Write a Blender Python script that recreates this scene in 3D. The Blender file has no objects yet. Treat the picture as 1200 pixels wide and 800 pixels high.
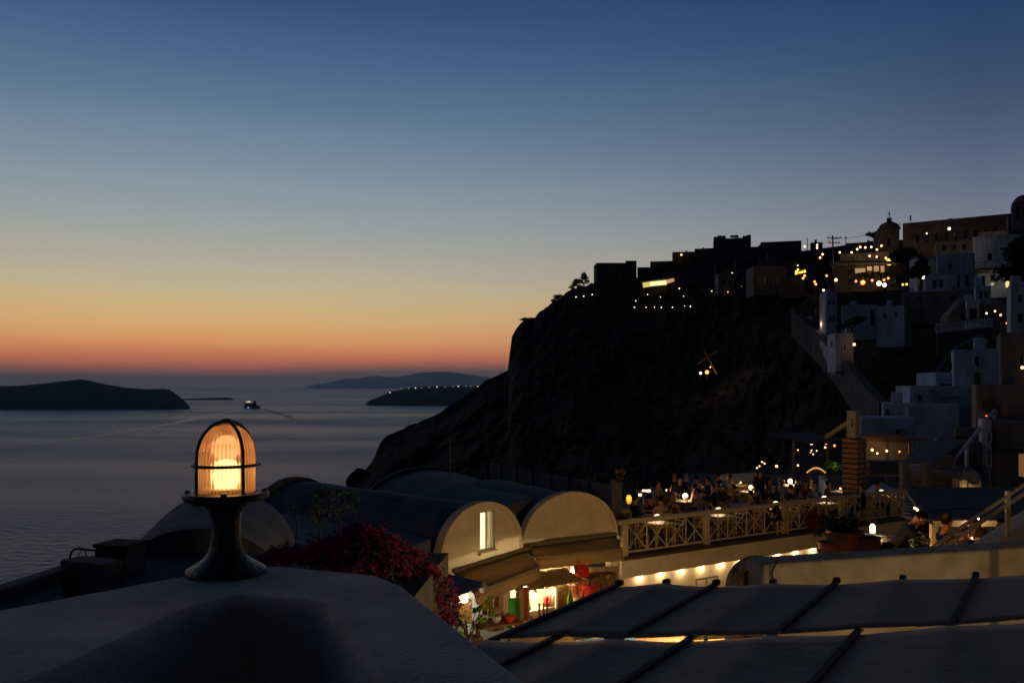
import bpy, math, random
from mathutils import Vector, Matrix, noise
R = math.radians
random.seed(7)
sc = bpy.context.scene
col = sc.collection
H = 452.0                      # horizon row in the 1200 px photograph

def P(px, py, Y):              # point seen at that pixel, Y metres away
    return Vector(((px-600)/1000*Y, Y, (H-py)/1000*Y))
def PZ(px, py, z):             # point seen at that pixel that has height z
    return P(px, py, z*1000/(H-py))

# ------------------------------------------------------------------ helpers
class MB:
    def __init__(s): s.v=[]; s.f=[]; s.m=[]
    def add(s, vs, fs, mi=0):
        n=len(s.v); s.v += [Vector(v) for v in vs]
        for f in fs: s.f.append([i+n for i in f]); s.m.append(mi)
        return s
    def box(s, c, size, rz=0.0, mi=0, rx=0.0, ry=0.0):
        M = Matrix.Translation(c) @ Matrix.Rotation(rz,4,'Z') @ Matrix.Rotation(ry,4,'Y') @ Matrix.Rotation(rx,4,'X')
        x,y,z = size[0]/2,size[1]/2,size[2]/2
        vs=[M@Vector(p) for p in ((-x,-y,-z),(x,-y,-z),(x,y,-z),(-x,y,-z),(-x,-y,z),(x,-y,z),(x,y,z),(-x,y,z))]
        return s.add(vs,[(3,2,1,0),(4,5,6,7),(0,1,5,4),(1,2,6,5),(2,3,7,6),(3,0,4,7)],mi)
    def bar(s, a, b, w, h, mi=0):      # box from a to b, w wide sideways, h tall
        a=Vector(a); b=Vector(b); d=(b-a); L=d.length; d.normalize()
        up=Vector((0,0,1)) if abs(d.z)<0.95 else Vector((0,1,0))
        sd=d.cross(up).normalized(); u=sd.cross(d)
        vs=[]
        for p in (a,b):
            for (i,j) in ((-1,-1),(1,-1),(1,1),(-1,1)): vs.append(p+sd*(i*w/2)+u*(j*h/2))
        return s.add(vs,[(0,1,2,3),(7,6,5,4),(0,4,5,1),(1,5,6,2),(2,6,7,3),(3,7,4,0)],mi)
    def tube(s, pts, r, n=8, mi=0, cap=True):
        pts=[Vector(p) for p in pts]; k=len(pts)
        rs = r if isinstance(r,(list,tuple)) else [r]*k
        ref=None; vs=[]; fs=[]
        for i,p in enumerate(pts):
            d=(pts[min(i+1,k-1)]-pts[max(i-1,0)]).normalized()
            if ref is None:
                ref=Vector((0,0,1)) if abs(d.z)<.9 else Vector((1,0,0))
            a=(ref-d*ref.dot(d)).normalized(); b=d.cross(a); ref=a
            for j in range(n):
                t=2*math.pi*j/n; vs.append(p+(a*math.cos(t)+b*math.sin(t))*rs[i])
        for i in range(k-1):
            for j in range(n):
                fs.append((i*n+j,i*n+(j+1)%n,(i+1)*n+(j+1)%n,(i+1)*n+j))
        if cap: fs += [tuple(range(n-1,-1,-1)), tuple(range((k-1)*n,k*n))]
        return s.add(vs,fs,mi)
    def lathe(s, c, prof, n=24, mi=0, flute=0.0):
        c=Vector(c); vs=[]; fs=[]
        for (r,z) in prof:
            for j in range(n):
                t=2*math.pi*j/n; rr=r*(1+flute*(1 if j%2 else -1))
                vs.append(c+Vector((rr*math.cos(t),rr*math.sin(t),z)))
        k=len(prof)
        for i in range(k-1):
            for j in range(n): fs.append((i*n+j,i*n+(j+1)%n,(i+1)*n+(j+1)%n,(i+1)*n+j))
        if prof[0][0]>1e-5: fs.append(tuple(range(n-1,-1,-1)))
        if prof[-1][0]>1e-5: fs.append(tuple(range((k-1)*n,k*n)))
        return s.add(vs,fs,mi)
    def ball(s, c, r, n=10, mi=0, sz=1.0):
        return s.lathe(c,[(r*math.sin(math.pi*i/n),-r*sz*math.cos(math.pi*i/n)) for i in range(n+1)],max(8,n+2),mi)
    def prism(s, poly, z0, z1, mi=0):
        n=len(poly); vs=[(x,y,z0) for x,y in poly]+[(x,y,z1) for x,y in poly]
        fs=[tuple(range(n-1,-1,-1)),tuple(range(n,2*n))]+[(i,(i+1)%n,n+(i+1)%n,n+i) for i in range(n)]
        return s.add(vs,fs,mi)
    def sheet(s, rows, mi=0, thick=0.0):       # rows of points -> grid
        n=len(rows[0]); vs=[p for r in rows for p in r]; fs=[]
        for i in range(len(rows)-1):
            for j in range(n-1): fs.append((i*n+j,i*n+j+1,(i+1)*n+j+1,(i+1)*n+j))
        return s.add(vs,fs,mi)
    def build(s, name, mats, parent=None, smooth=False, bevel=0, seg=2, solid=0, origin=None):
        off=Vector((0,0,0)); p=parent
        while p is not None: off=off+p.location; p=p.parent
        loc=Vector((0,0,0))
        if parent is None:
            if origin is not None: loc=Vector(origin)
            else:
                n=len(s.v); loc=Vector((sum(v.x for v in s.v)/n,sum(v.y for v in s.v)/n,min(v.z for v in s.v)))
        me=bpy.data.meshes.new(name)
        me.from_pydata([(v-off-loc)[:] for v in s.v],[],s.f); 
        if not isinstance(mats,(list,tuple)): mats=[mats]
        for m in mats: me.materials.append(m)
        if len(mats)>1: me.polygons.foreach_set('material_index',s.m)
        if smooth: me.polygons.foreach_set('use_smooth',[True]*len(me.polygons))
        me.update(); 
        o=bpy.data.objects.new(name,me); col.objects.link(o); o.location=loc
        if parent is not None: o.parent=parent
        if solid:
            sm=o.modifiers.new('solid','SOLIDIFY'); sm.thickness=solid; sm.offset=0
        if bevel:
            b=o.modifiers.new('bevel','BEVEL'); b.harden_normals=(seg>2); b.width=bevel; b.segments=seg; b.limit_method='ANGLE'
            if seg>2: me.polygons.foreach_set('use_smooth',[True]*len(me.polygons))
        return o

def tag(o,label=None,cat=None,group=None,kind=None):
    if label: o['label']=label
    if cat: o['category']=cat
    if group: o['group']=group
    if kind: o['kind']=kind
    return o
def thing(name,label,cat,loc,group=None):
    o=bpy.data.objects.new(name,None); col.objects.link(o); o.location=Vector(loc); o.empty_display_size=.2
    return tag(o,label,cat,group)
def struct(o): o['kind']='structure'; return o
def copy_tree(o,parent=None):
    c=o.copy(); col.objects.link(c)
    if parent is not None: c.parent=parent
    for ch in [x for x in bpy.data.objects if x.parent==o]: copy_tree(ch,c)
    return c
def place(o,loc,rz=0,label=None,group=None):
    o.location=Vector(loc); o.rotation_euler=(0,0,rz)
    if label: o['label']=label
    if group: o['group']=group
    return o

# ------------------------------------------------------------------ materials
def mat(name,c,rough=.7,var=.25,scale=4.0,bump=.0,bscale=20.,metal=0.,c2=None,spec=.3,detail=6.,coord='Object',stretch=(1,1,1)):
    m=bpy.data.materials.new(name); m.use_nodes=True; nt=m.node_tree; b=nt.nodes['Principled BSDF']
    b.inputs['Roughness'].default_value=rough; b.inputs['Metallic'].default_value=metal
    b.inputs['Specular IOR Level'].default_value=spec
    tc=nt.nodes.new('ShaderNodeTexCoord'); mp=nt.nodes.new('ShaderNodeMapping'); mp.inputs['Scale'].default_value=stretch
    nt.links.new(tc.outputs[coord],mp.inputs[0])
    n=nt.nodes.new('ShaderNodeTexNoise'); n.inputs['Scale'].default_value=scale; n.inputs['Detail'].default_value=detail
    nt.links.new(mp.outputs[0],n.inputs['Vector'])
    cr=nt.nodes.new('ShaderNodeValToRGB')
    lo=c2 if c2 else tuple(x*(1-var) for x in c); hi=tuple(min(1,x*(1+var)) for x in c)
    if c2: hi=c
    cr.color_ramp.elements[0].color=(*lo,1); cr.color_ramp.elements[1].color=(*hi,1)
    cr.color_ramp.elements[0].position=.3; cr.color_ramp.elements[1].position=.7
    nt.links.new(n.outputs['Fac'],cr.inputs[0]); nt.links.new(cr.outputs[0],b.inputs['Base Color'])
    if bump:
        n2=nt.nodes.new('ShaderNodeTexNoise'); n2.inputs['Scale'].default_value=bscale; n2.inputs['Detail'].default_value=8
        nt.links.new(mp.outputs[0],n2.inputs['Vector'])
        bp=nt.nodes.new('ShaderNodeBump'); bp.inputs['Strength'].default_value=bump; bp.inputs['Distance'].default_value=.02
        nt.links.new(n2.outputs['Fac'],bp.inputs['Height']); nt.links.new(bp.outputs[0],b.inputs['Normal'])
    return m
def emat(name,c,s):
    m=bpy.data.materials.new(name); m.use_nodes=True; b=m.node_tree.nodes['Principled BSDF']
    b.inputs['Base Color'].default_value=(*c,1); b.inputs['Emission Color'].default_value=(*c,1); b.inputs['Emission Strength'].default_value=s
    return m
M={}
M['plaster']=mat('white_plaster',(.62,.6,.56),.85,.12,5,.5,60)
M['wall_top']=mat('foreground_plaster',(.56,.55,.54),.9,.28,5,.32,110,detail=10)
M['cream']=mat('cream_plaster',(.68,.60,.45),.85,.1,2.5,.3,40)
M['cream_dirty']=mat('weathered_cream',(.55,.48,.36),.9,.3,3,.5,40,c2=(.36,.29,.2))
M['blueroof']=mat('blue_grey_vault',(.07,.095,.14),.85,.4,.9,.5,9,detail=9,stretch=(1,1,.6))
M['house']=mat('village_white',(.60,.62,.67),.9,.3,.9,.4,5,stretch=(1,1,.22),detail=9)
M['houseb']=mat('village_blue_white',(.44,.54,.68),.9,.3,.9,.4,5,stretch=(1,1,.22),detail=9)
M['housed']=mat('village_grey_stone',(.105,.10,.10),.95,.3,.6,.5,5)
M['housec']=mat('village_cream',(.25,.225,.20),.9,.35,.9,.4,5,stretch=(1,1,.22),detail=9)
M['housep']=mat('village_rose_dome',(.17,.13,.15),.9,.2,.5,.3,6)
M['pane']=mat('dark_window',(.015,.017,.022),.15,.2,3,spec=.5)
M['woodframe']=mat('dark_wood_frame',(.07,.05,.04),.6,.3,6)
M['whiteframe']=mat('white_painted_frame',(.6,.55,.42),.5,.1,6)
M['black']=mat('black_iron',(.012,.012,.016),.4,.3,30,.25,80,spec=.5)
M['ironblue']=mat('cast_iron_lamp_paint',(.014,.015,.024),.38,.35,40,.3,90,spec=.5)
M['grey']=mat('grey_metal',(.16,.165,.18),.5,.2,6)
M['darkroof']=mat('dark_roof_felt',(.045,.047,.055),.9,.3,3,.5,20)
M['greywall']=mat('old_grey_render',(.11,.11,.12),.9,.3,3,.5,20)
M['canvas']=mat('charcoal_canvas',(.47,.36,.27),.95,.14,2,.6,11,detail=8)
M['awning']=mat('taupe_awning_canvas',(.31,.255,.155),.9,.12,3,.2,80)
def thin(m,c,f):
    nt=m.node_tree; o=[n for n in nt.nodes if n.type=='OUTPUT_MATERIAL'][0]; b=nt.nodes['Principled BSDF']; t=nt.nodes.new('ShaderNodeBsdfTranslucent'); t.inputs[0].default_value=(*c,1); x=nt.nodes.new('ShaderNodeMixShader'); x.inputs[0].default_value=f
    nt.links.new(b.outputs[0],x.inputs[1]); nt.links.new(t.outputs[0],x.inputs[2]); nt.links.new(x.outputs[0],o.inputs[0]); return m
thin(M['awning'],(.45,.34,.16),.4)
M['valance']=mat('pale_awning_valance',(.46,.38,.25),.9,.1,3,.2,80)
thin(M['valance'],(.6,.45,.22),.35)
M['beam']=mat('dark_brown_beam',(.022,.018,.02),.7,.3,6,.4,30)
M['rail']=mat('cream_painted_timber',(.50,.42,.28),.6,.12,5,.15,40)
M['tabwood']=mat('honey_wood',(.42,.27,.10),.55,.25,8)
M['wood']=mat('brown_wood',(.16,.08,.035),.6,.35,6)
M['floor']=mat('dark_terrace_floor',(.05,.045,.04),.8,.3,3)
M['alley']=mat('alley_paving',(.22,.17,.12),.85,.3,1.5,.4,12)
M['cloth']=mat('white_tablecloth',(.7,.64,.55),.9,.1,5)
M['red']=mat('red_cloth',(.62,.04,.035),.8,.25,7)
M['green']=mat('green_cloth',(.05,.35,.05),.8,.25,7)
M['rust']=mat('rust_cloth',(.35,.08,.03),.8,.3,7)
M['tan']=mat('tan_cloth',(.45,.33,.17),.85,.25,7)
M['terracotta']=mat('terracotta',(.085,.032,.022),.8,.25,8,.2,30)
M['straw']=mat('straw_thatch',(.68,.48,.2),.95,.5,14,1,60,c2=(.22,.14,.05))
M['rubble']=mat('brown_rubble_stone',(.5,.28,.10),.95,.5,11,1,16,c2=(.03,.018,.008))
M['brick']=None
M['foliage']=mat('dark_foliage',(.03,.055,.018),.7,.5,3)
M['brightfoliage']=mat('lit_leaf_green',(.07,.2,.025),.6,.4,6)
M['bract']=mat('bougainvillea_bract',(.20,.005,.10),.75,.45,3)
M['bark']=mat('bark',(.06,.045,.03),.9,.3,9)
M['cable']=mat('grey_cable',(.07,.065,.055),.6,.2,9)
M['yellow']=mat('yellow_paint',(.30,.20,.02),.6,.15,6)
M['bluecloth']=mat('sky_blue_cloth',(.12,.3,.6),.8,.15,6)
M['skin']=mat('skin',(.5,.24,.14),.6,.1,8)
M['skin2']=mat('tanned_skin',(.42,.15,.075),.6,.1,8)
for n,c in dict(black=(.012,.012,.014),white=(.55,.5,.46),navy=(.02,.03,.09),red=(.22,.03,.025),pink=(.5,.3,.26),grey=(.12,.12,.13),stripe=(.28,.22,.17),blue=(.04,.08,.25),brown=(.09,.05,.03),rose=(.3,.1,.1)).items():
    M['sh_'+n]=mat('shirt_'+n,c,.85,.15,12)
M['hair_dark']=mat('dark_hair',(.015,.011,.009),.95,.3,30,spec=.03)
M['hair_grey']=mat('grey_hair',(.2,.19,.18),.95,.3,30,spec=.03)
M['hair_blond']=mat('blond_hair',(.3,.18,.07),.95,.3,30,spec=.03)
E={}
E['warm']=emat('warm_bulb',(1,.60,.28),3.2)
E['orange']=emat('orange_bulb',(1,.32,.09),2)
E['white']=emat('white_bulb',(1,.75,.50),2.2)
E['yellow']=emat('yellow_glow',(1,.70,.12),1.6)
E['lit']=emat('lit_room',(1,.62,.25),1.2)
E['litpale']=emat('pale_lit_window',(1,.92,.45),1.0)
E['litwin']=emat('bright_window_glow',(1,.93,.58),1.15)
E['shade']=emat('glowing_lampshade',(1,.78,.48),2.6)
E['flame']=emat('flame_glow',(1,.70,.34),4)
E['red']=emat('red_indicator',(1,.16,.03),3)
E['bulb']=emat('lamp_filament_glow',(1,.60,.24),4.0)
E['cool']=emat('cool_screen',(.8,.85,1),4)

def brick_mat():
    m=bpy.data.materials.new('tan_brick'); m.use_nodes=True; nt=m.node_tree; b=nt.nodes['Principled BSDF']; b.inputs['Roughness'].default_value=.9
    tc=nt.nodes.new('ShaderNodeTexCoord'); sp=nt.nodes.new('ShaderNodeSeparateXYZ'); cb=nt.nodes.new('ShaderNodeCombineXYZ'); ad=nt.nodes.new('ShaderNodeMath'); ad.operation='ADD'
    nt.links.new(tc.outputs['Object'],sp.inputs[0]); nt.links.new(sp.outputs[0],ad.inputs[0]); nt.links.new(sp.outputs[1],ad.inputs[1])
    nt.links.new(ad.outputs[0],cb.inputs[0]); nt.links.new(sp.outputs[2],cb.inputs[1])
    br=nt.nodes.new('ShaderNodeTexBrick'); br.inputs['Scale'].default_value=1
    br.inputs['Brick Width'].default_value=.5; br.inputs['Row Height'].default_value=.19; br.inputs['Mortar Size'].default_value=.03
    br.inputs['Color1'].default_value=(.42,.23,.10,1); br.inputs['Color2'].default_value=(.34,.18,.08,1); br.inputs['Mortar'].default_value=(.06,.03,.015,1)
    nt.links.new(cb.outputs[0],br.inputs['Vector']); nt.links.new(br.outputs['Color'],b.inputs['Base Color'])
    return m
M['brick']=brick_mat()

def light(name,loc,w,c=(1,.62,.3),r=.05,parent=None):
    d=bpy.data.lights.new(name,'POINT'); d.energy=w; d.color=c; d.shadow_soft_size=r
    o=bpy.data.objects.new(name,d); col.objects.link(o); o.location=Vector(loc)
    return o

# ------------------------------------------------------------------ camera, render
cam=bpy.data.cameras.new('camera'); co=bpy.data.objects.new('camera',cam); col.objects.link(co)
co.location=(0,0,0); co.rotation_euler=(R(90),0,0)
cam.sensor_width=36; cam.lens=30; cam.shift_y=(H-400)/1200; cam.clip_start=.05; cam.clip_end=200000
sc.camera=co
sc.view_settings.view_transform='Standard'; sc.view_settings.look='None'; sc.view_settings.exposure=0; sc.view_settings.gamma=1
sc.cycles.use_denoising=True
sc.cycles.max_bounces=6; sc.cycles.transparent_max_bounces=12
try: sc.cycles.sample_clamp_indirect=3
except Exception: pass

# ------------------------------------------------------------------ sky
def s2l(c): return tuple((x/255/12.92 if x/255<=.04045 else ((x/255+.055)/1.055)**2.4) for x in c)
SUN_AZ=R(-20)
w=bpy.data.worlds.new('World'); sc.world=w; w.use_nodes=True; nt=w.node_tree
for n in list(nt.nodes): nt.nodes.remove(n)
N=nt.nodes.new; L=nt.links.new
tc=N('ShaderNodeTexCoord'); sep=N('ShaderNodeSeparateXYZ'); L(tc.outputs['Generated'],sep.inputs[0])
def math_(op,a,b=None,clamp=False):
    n=N('ShaderNodeMath'); n.operation=op; n.use_clamp=clamp
    for i,x in enumerate((a,b)):
        if x is None: continue
        if isinstance(x,(int,float)): n.inputs[i].default_value=x
        else: L(x,n.inputs[i])
    return n.outputs[0]
# faint uneven streaks of cloud and dust, stretched along the horizon
mp=N('ShaderNodeMapping'); mp.inputs['Scale'].default_value=(1.3,1.3,16); L(tc.outputs['Generated'],mp.inputs[0])
ns=N('ShaderNodeTexNoise'); ns.inputs['Scale'].default_value=2.2; ns.inputs['Detail'].default_value=4; L(mp.outputs[0],ns.inputs['Vector'])
wob=math_('MULTIPLY',math_('SUBTRACT',ns.outputs['Fac'],.5),.016)
zz=math_('MAXIMUM',math_('ADD',sep.outputs[2],wob),0.0)
fac=math_('SQRT',zz)
def ramp(stops):
    r=N('ShaderNodeValToRGB'); e=r.color_ramp.elements
    pts=[(math.sqrt(max(0,math.sin(math.atan((H-y)/1030.0)))) if y is not None else 1.0,s2l(c)) for y,c in stops]
    pts.sort(key=lambda t:t[0])
    while len(e)<len(pts): e.new(.5)
    for i,(p,c) in enumerate(pts): e[i].position=p; e[i].color=(*c,1)
    r.color_ramp.interpolation='LINEAR'; L(fac,r.inputs[0]); return r.outputs[0]
rA=ramp([(452,(116,96,88)),(443,(108,90,84)),(437,(112,88,80)),(431,(160,100,82)),(423,(208,116,84)),(413,(224,136,88)),(399,(233,164,104)),(381,(229,179,118)),(363,(216,184,130)),(342,(202,184,146)),(314,(182,176,157)),(270,(160,165,163)),(210,(130,149,164)),(130,(95,121,148)),(60,(70,99,135)),(0,(52,82,119)),(-250,(28,40,60)),(None,(19,25,36))])
rB=ramp([(452,(70,66,74)),(440,(84,72,78)),(425,(138,96,90)),(405,(160,118,108)),(375,(160,134,126)),(340,(152,140,140)),(300,(132,132,143)),(260,(112,119,138)),(225,(94,108,130)),(200,(82,99,124)),(150,(64,84,113)),(80,(46,70,104)),(0,(32,57,98)),(-250,(20,30,48)),(None,(16,21,31))])
rC=ramp([(452,(24,24,30)),(350,(24,26,36)),(200,(19,23,36)),(0,(17,21,32)),(None,(16,21,31))])
# azimuth distance from the place where the sun went down
hl=math_('SQRT',math_('ADD',math_('MULTIPLY',sep.outputs[0],sep.outputs[0]),math_('MULTIPLY',sep.outputs[1],sep.outputs[1])))
dt=math_('DIVIDE',math_('ADD',math_('MULTIPLY',sep.outputs[0],math.sin(SUN_AZ)),math_('MULTIPLY',sep.outputs[1],math.cos(SUN_AZ))),math_('MAXIMUM',hl,.001))
def mrange(v,a,b):
    n=N('ShaderNodeMapRange'); n.interpolation_type='SMOOTHSTEP'; L(v,n.inputs[0]); n.inputs[1].default_value=a; n.inputs[2].default_value=b; n.inputs[3].default_value=0; n.inputs[4].default_value=1
    return n.outputs[0]
def mix(f,a,b):
    n=N('ShaderNodeMix'); n.data_type='RGBA'; L(f,n.inputs[0]); L(a,n.inputs[6]); L(b,n.inputs[7]); return n.outputs[2]
lin=math_('DIVIDE',math_('SUBTRACT',1.0,dt),.34,True)
cAB=mix(lin,rA,rB)
cABC=mix(mrange(math_('MULTIPLY',dt,-1),-.55,.4),cAB,rC)
sky=N('ShaderNodeTexSky'); sky.sky_type='NISHITA'; sky.sun_disc=False; sky.sun_elevation=R(-3); sky.sun_rotation=SUN_AZ
bg1=N('ShaderNodeBackground'); L(cABC,bg1.inputs[0]); bg1.inputs[1].default_value=1.0
bg2=N('ShaderNodeBackground'); L(sky.outputs[0],bg2.inputs[0]); bg2.inputs[1].default_value=.02
ad=N('ShaderNodeAddShader'); L(bg1.outputs[0],ad.inputs[0]); L(bg2.outputs[0],ad.inputs[1])
out=N('ShaderNodeOutputWorld'); L(ad.outputs[0],out.inputs[0])

# ------------------------------------------------------------------ sea, islands, haze
SEA=-220.0
def sea_mat():
    m=bpy.data.materials.new('evening_sea'); m.use_nodes=True; nt=m.node_tree; b=nt.nodes['Principled BSDF']
    b.inputs['Base Color'].default_value=(.22,.36,.50,1); b.inputs['IOR'].default_value=1.33; b.inputs['Specular IOR Level'].default_value=.26
    tc=nt.nodes.new('ShaderNodeTexCoord')
    def nz(scale,st,det=5):
        mp=nt.nodes.new('ShaderNodeMapping'); mp.inputs['Scale'].default_value=st; nt.links.new(tc.outputs['Object'],mp.inputs[0])
        n=nt.nodes.new('ShaderNodeTexNoise'); n.inputs['Scale'].default_value=scale; n.inputs['Detail'].default_value=det
        nt.links.new(mp.outputs[0],n.inputs['Vector']); return n.outputs['Fac']
    big=nz(.0006,(.5,2.2,1),4)
    rr=nt.nodes.new('ShaderNodeMapRange'); rr.inputs[1].default_value=.35; rr.inputs[2].default_value=.65; rr.inputs[3].default_value=.30; rr.inputs[4].default_value=.44
    nt.links.new(big,rr.inputs[0]); nt.links.new(rr.outputs[0],b.inputs['Roughness'])
    bp=nt.nodes.new('ShaderNodeBump'); bp.inputs['Strength'].default_value=1.0; bp.inputs['Distance'].default_value=9
    nt.links.new(nz(.06,(1,1.3,1),8),bp.inputs['Height'])
    bp2=nt.nodes.new('ShaderNodeBump'); bp2.inputs['Strength'].default_value=.22; bp2.inputs['Distance'].default_value=12
    nt.links.new(nz(.008,(.8,1.3,1),4),bp2.inputs['Height']); nt.links.new(bp2.outputs[0],bp.inputs['Normal'])
    nt.links.new(bp.outputs[0],b.inputs['Normal']); return m
M['sea']=sea_mat()
struct(MB().add([(-90000,-3000,SEA),(90000,-3000,SEA),(90000,92000,SEA),(-90000,92000,SEA)],[(0,1,2,3)]).build('sea',M['sea'],origin=(0,0,SEA)))
def wake_mat(name,c,r):
    return mat(name,c,r,.3,.004,.0)
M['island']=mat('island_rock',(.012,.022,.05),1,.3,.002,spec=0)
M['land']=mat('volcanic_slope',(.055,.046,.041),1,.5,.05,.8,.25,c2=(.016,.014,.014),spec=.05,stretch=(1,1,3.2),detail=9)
M['hazed_land']=mat('hazed_far_land',(.30,.31,.36),1,.3,.0005,spec=0)  # part of the haze fade is put into this pale base colour

def island(name,prof,Y,depth,m,base=None):
    """prof: (px,py) outline of the skyline; a hill mass with its own depth, noise relief and a shore all round"""
    xs=[p[0] for p in prof]; n=160; rows=[]
    K=14
    for k in range(K+1):
        t=k/K; row=[]
        for i in range(n+1):
            px=xs[0]+(xs[-1]-xs[0])*i/n
            for a,b in zip(prof,prof[1:]):
                if a[0]<=px<=b[0]:
                    py=a[1]+(b[1]-a[1])*(px-a[0])/max(1e-6,b[0]-a[0]); break
            X=(px-600)/1000*Y; z=(H-py)/1000*Y
            hgt=z-SEA
            prof_t=min(1,math.sin(math.pi*t)**.55*1.0)
            nv=noise.fractal(Vector((X/700,t*4,3.1+Y/9000)),1.0,2.0,6)
            zz=SEA-6+max(0,(hgt+6))*prof_t*(1+.10*nv*(1 if 0<k<K else 0)*(.2+abs(t-.5)))
            yy=Y+(t-.5)*depth+nv*depth*.06
            row.append(Vector((X*(yy/Y)**1.0,yy,zz)))
        rows.append(row)
    mb=MB().sheet(rows)
    return struct(mb.build(name,m,smooth=False,origin=(0,Y,SEA)))
isl=island('island_hills',[(-260,466),(-180,455),(-100,456),(-40,454),(0,452.5),(25,451.5),(50,449.5),(75,446.5),(95,444.5),(106,446),(125,450.5),(150,454.5),(170,456),(192,455.5),(200,457),(207,462),(213,467),(219,472),(223,478.3)],8600,1300,M['island'])
spit=island('spit_hills',[(205,472),(215,467),(240,466.2),(262,465.6),(270,465.8),(274,468)],13500,500,M['island'])
head=island('headland_hills',[(428,474.3),(433,469),(440,466.5),(448,463),(457,459),(468,456.5),(480,454.5),(500,453),(540,452.5),(590,453),(640,455),(700,450)],10200,1400,M['island'])
far1=island('mountains',[(360,452),(385,448),(405,444),(420,443),(432,441),(442,440),(455,442),(468,441),(480,439),(492,436.5),(505,436),(520,435.5),(535,437),(552,439),(572,442),(600,444),(660,440),(760,436)],76000,7000,M['hazed_land'])
# wake streaks: smoother water left behind the ferry
def wake(name,pts,wid,m):
    rows=[]; fd=[]; F_=(0,.35,.8,1,.8,.35,0)
    n=len(pts)
    for k in range((n-1)*4+1):
        t=k/4; i=min(int(t),n-2); f=t-i
        px=pts[i][0]*(1-f)+pts[i+1][0]*f; py=pts[i][1]*(1-f)+pts[i+1][1]*f; wd=wid[i]*(1-f)+wid[i+1]*f
        p=PZ(px,py,SEA+.6); ex=.95*(1-.7*t/(n-1))
        for q in range(7): fd.append(F_[q]*ex)
        rows.append([p+Vector((0,(q/6-.5)*wd,0)) for q in range(7)])
    o=MB().sheet(rows).build(name,m); a=o.data.attributes.new('fade','FLOAT','POINT')
    a.data.foreach_set('value',fd)
    return tag(o,kind='structure')
def faded(m):
    nt=m.node_tree; o=[n for n in nt.nodes if n.type=='OUTPUT_MATERIAL'][0]; b=nt.nodes['Principled BSDF']; a=nt.nodes.new('ShaderNodeAttribute'); a.attribute_name='fade'
    t=nt.nodes.new('ShaderNodeBsdfTransparent'); x=nt.nodes.new('ShaderNodeMixShader'); nt.links.new(a.outputs['Fac'],x.inputs[0]); nt.links.new(t.outputs[0],x.inputs[1]); nt.links.new(b.outputs[0],x.inputs[2]); nt.links.new(x.outputs[0],o.inputs[0]); return m
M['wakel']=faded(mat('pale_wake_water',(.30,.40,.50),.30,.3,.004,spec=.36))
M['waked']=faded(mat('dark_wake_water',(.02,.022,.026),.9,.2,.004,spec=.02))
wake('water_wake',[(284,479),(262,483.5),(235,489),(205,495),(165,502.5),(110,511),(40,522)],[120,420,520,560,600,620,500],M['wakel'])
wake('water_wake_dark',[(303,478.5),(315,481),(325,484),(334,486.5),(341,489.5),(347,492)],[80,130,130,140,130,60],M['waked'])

# the ferry
fy=PZ(295,478.6,SEA+.2); Yf=fy.y; s=Yf/1000*1.12
fr=thing('ferry','distant ferry with lit upper deck crossing the grey water','ferry',fy)
hl_=[]
mb=MB()
hull=[(-8.2,0),(-6.5,1.0),(5,1.1),(8.4,.2),(8.6,0),(8.4,-.2),(5,-1.1),(-6.5,-1.0)]
mb.prism([(fy.x+a*s,fy.y+b*s) for a,b in hull],SEA,SEA+3.1*s); mb.build('hull',mat('ferry_hull',(.02,.02,.03),.6,.1,.1),fr)
MB().box((fy.x-1.0*s,fy.y,SEA+4.3*s),(12*s,1.7*s,2.3*s)).build('deckhouse',mat('ferry_white',(.08,.08,.09),.6,.1,.1),fr)
MB().box((fy.x-3.2*s,fy.y,SEA+6.2*s),(5*s,1.5*s,1.4*s)).build('bridge',mat('ferry_bridge_white',(.1,.1,.1),.6,.1,.1),fr)
MB().prism([(fy.x+(3.0+a)*s,fy.y+b*s) for a,b in ((-1,-.5),(1,-.5),(1.2,.5),(-1,.5))],SEA+5.4*s,SEA+8*s).build('funnel',mat('ferry_funnel',(.03,.03,.04),.6,.1,.1),fr)
MB().box((fy.x-3*s,fy.y-.9*s,SEA+7.1*s),(4.6*s,.2*s,1.5*s)).build('deck_light',emat('ferry_glow',(1,.85,.7),.75),fr)
MB().box((fy.x-3.4*s,fy.y-1.2*s,SEA+1.0*s),(1.9*s,.3*s,1.3*s)).build('bow_light',emat('ferry_glow2',(.8,.85,1),.4),fr)
MB().bar((fy.x-2.4*s,fy.y,SEA+6.9*s),(fy.x-2.4*s,fy.y,SEA+9*s),.25*s,.25*s).build('mast',M['black'],fr)

# lights on the headland
for i,(px,py) in enumerate([(457,460),(470,455.2),(479,455),(487,454.8),(494,454.6),(503,454.2),(512,453.6),(521,453.6),(531,453),(537,452.8),(546,452.6),(552,452.8),(560,453)]):
    p=P(px,py-.3,9600); tag(MB().ball(p,4.4 if i%3 else 7,5).build('town_light',emat('far_town_glow%d'%i,(1,.7,.5),.8 if i%3 else 1.4)),'tiny lamp of the far town along the dark headland top','lamp','lamps of the far town on the headland')

# air
hz=MB().box((0,30000,250),(200000,130000,1200)).build('haze',None or mat('haze_air',(.5,.5,.5)),origin=(0,30000,0))
hm=hz.data.materials[0]; hn=hm.node_tree
for n in list(hn.nodes): hn.nodes.remove(n)
pv=hn.nodes.new('ShaderNodeVolumePrincipled'); pv.inputs['Color'].default_value=(.42,.66,1,1); pv.inputs['Density'].default_value=1.6e-5; pv.inputs['Anisotropy'].default_value=.55
ho=hn.nodes.new('ShaderNodeOutputMaterial'); hn.links.new(pv.outputs[0],ho.inputs['Volume'])
hz['kind']='stuff'
hz.data.transform(Matrix.Translation((0,0,0)))

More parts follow.
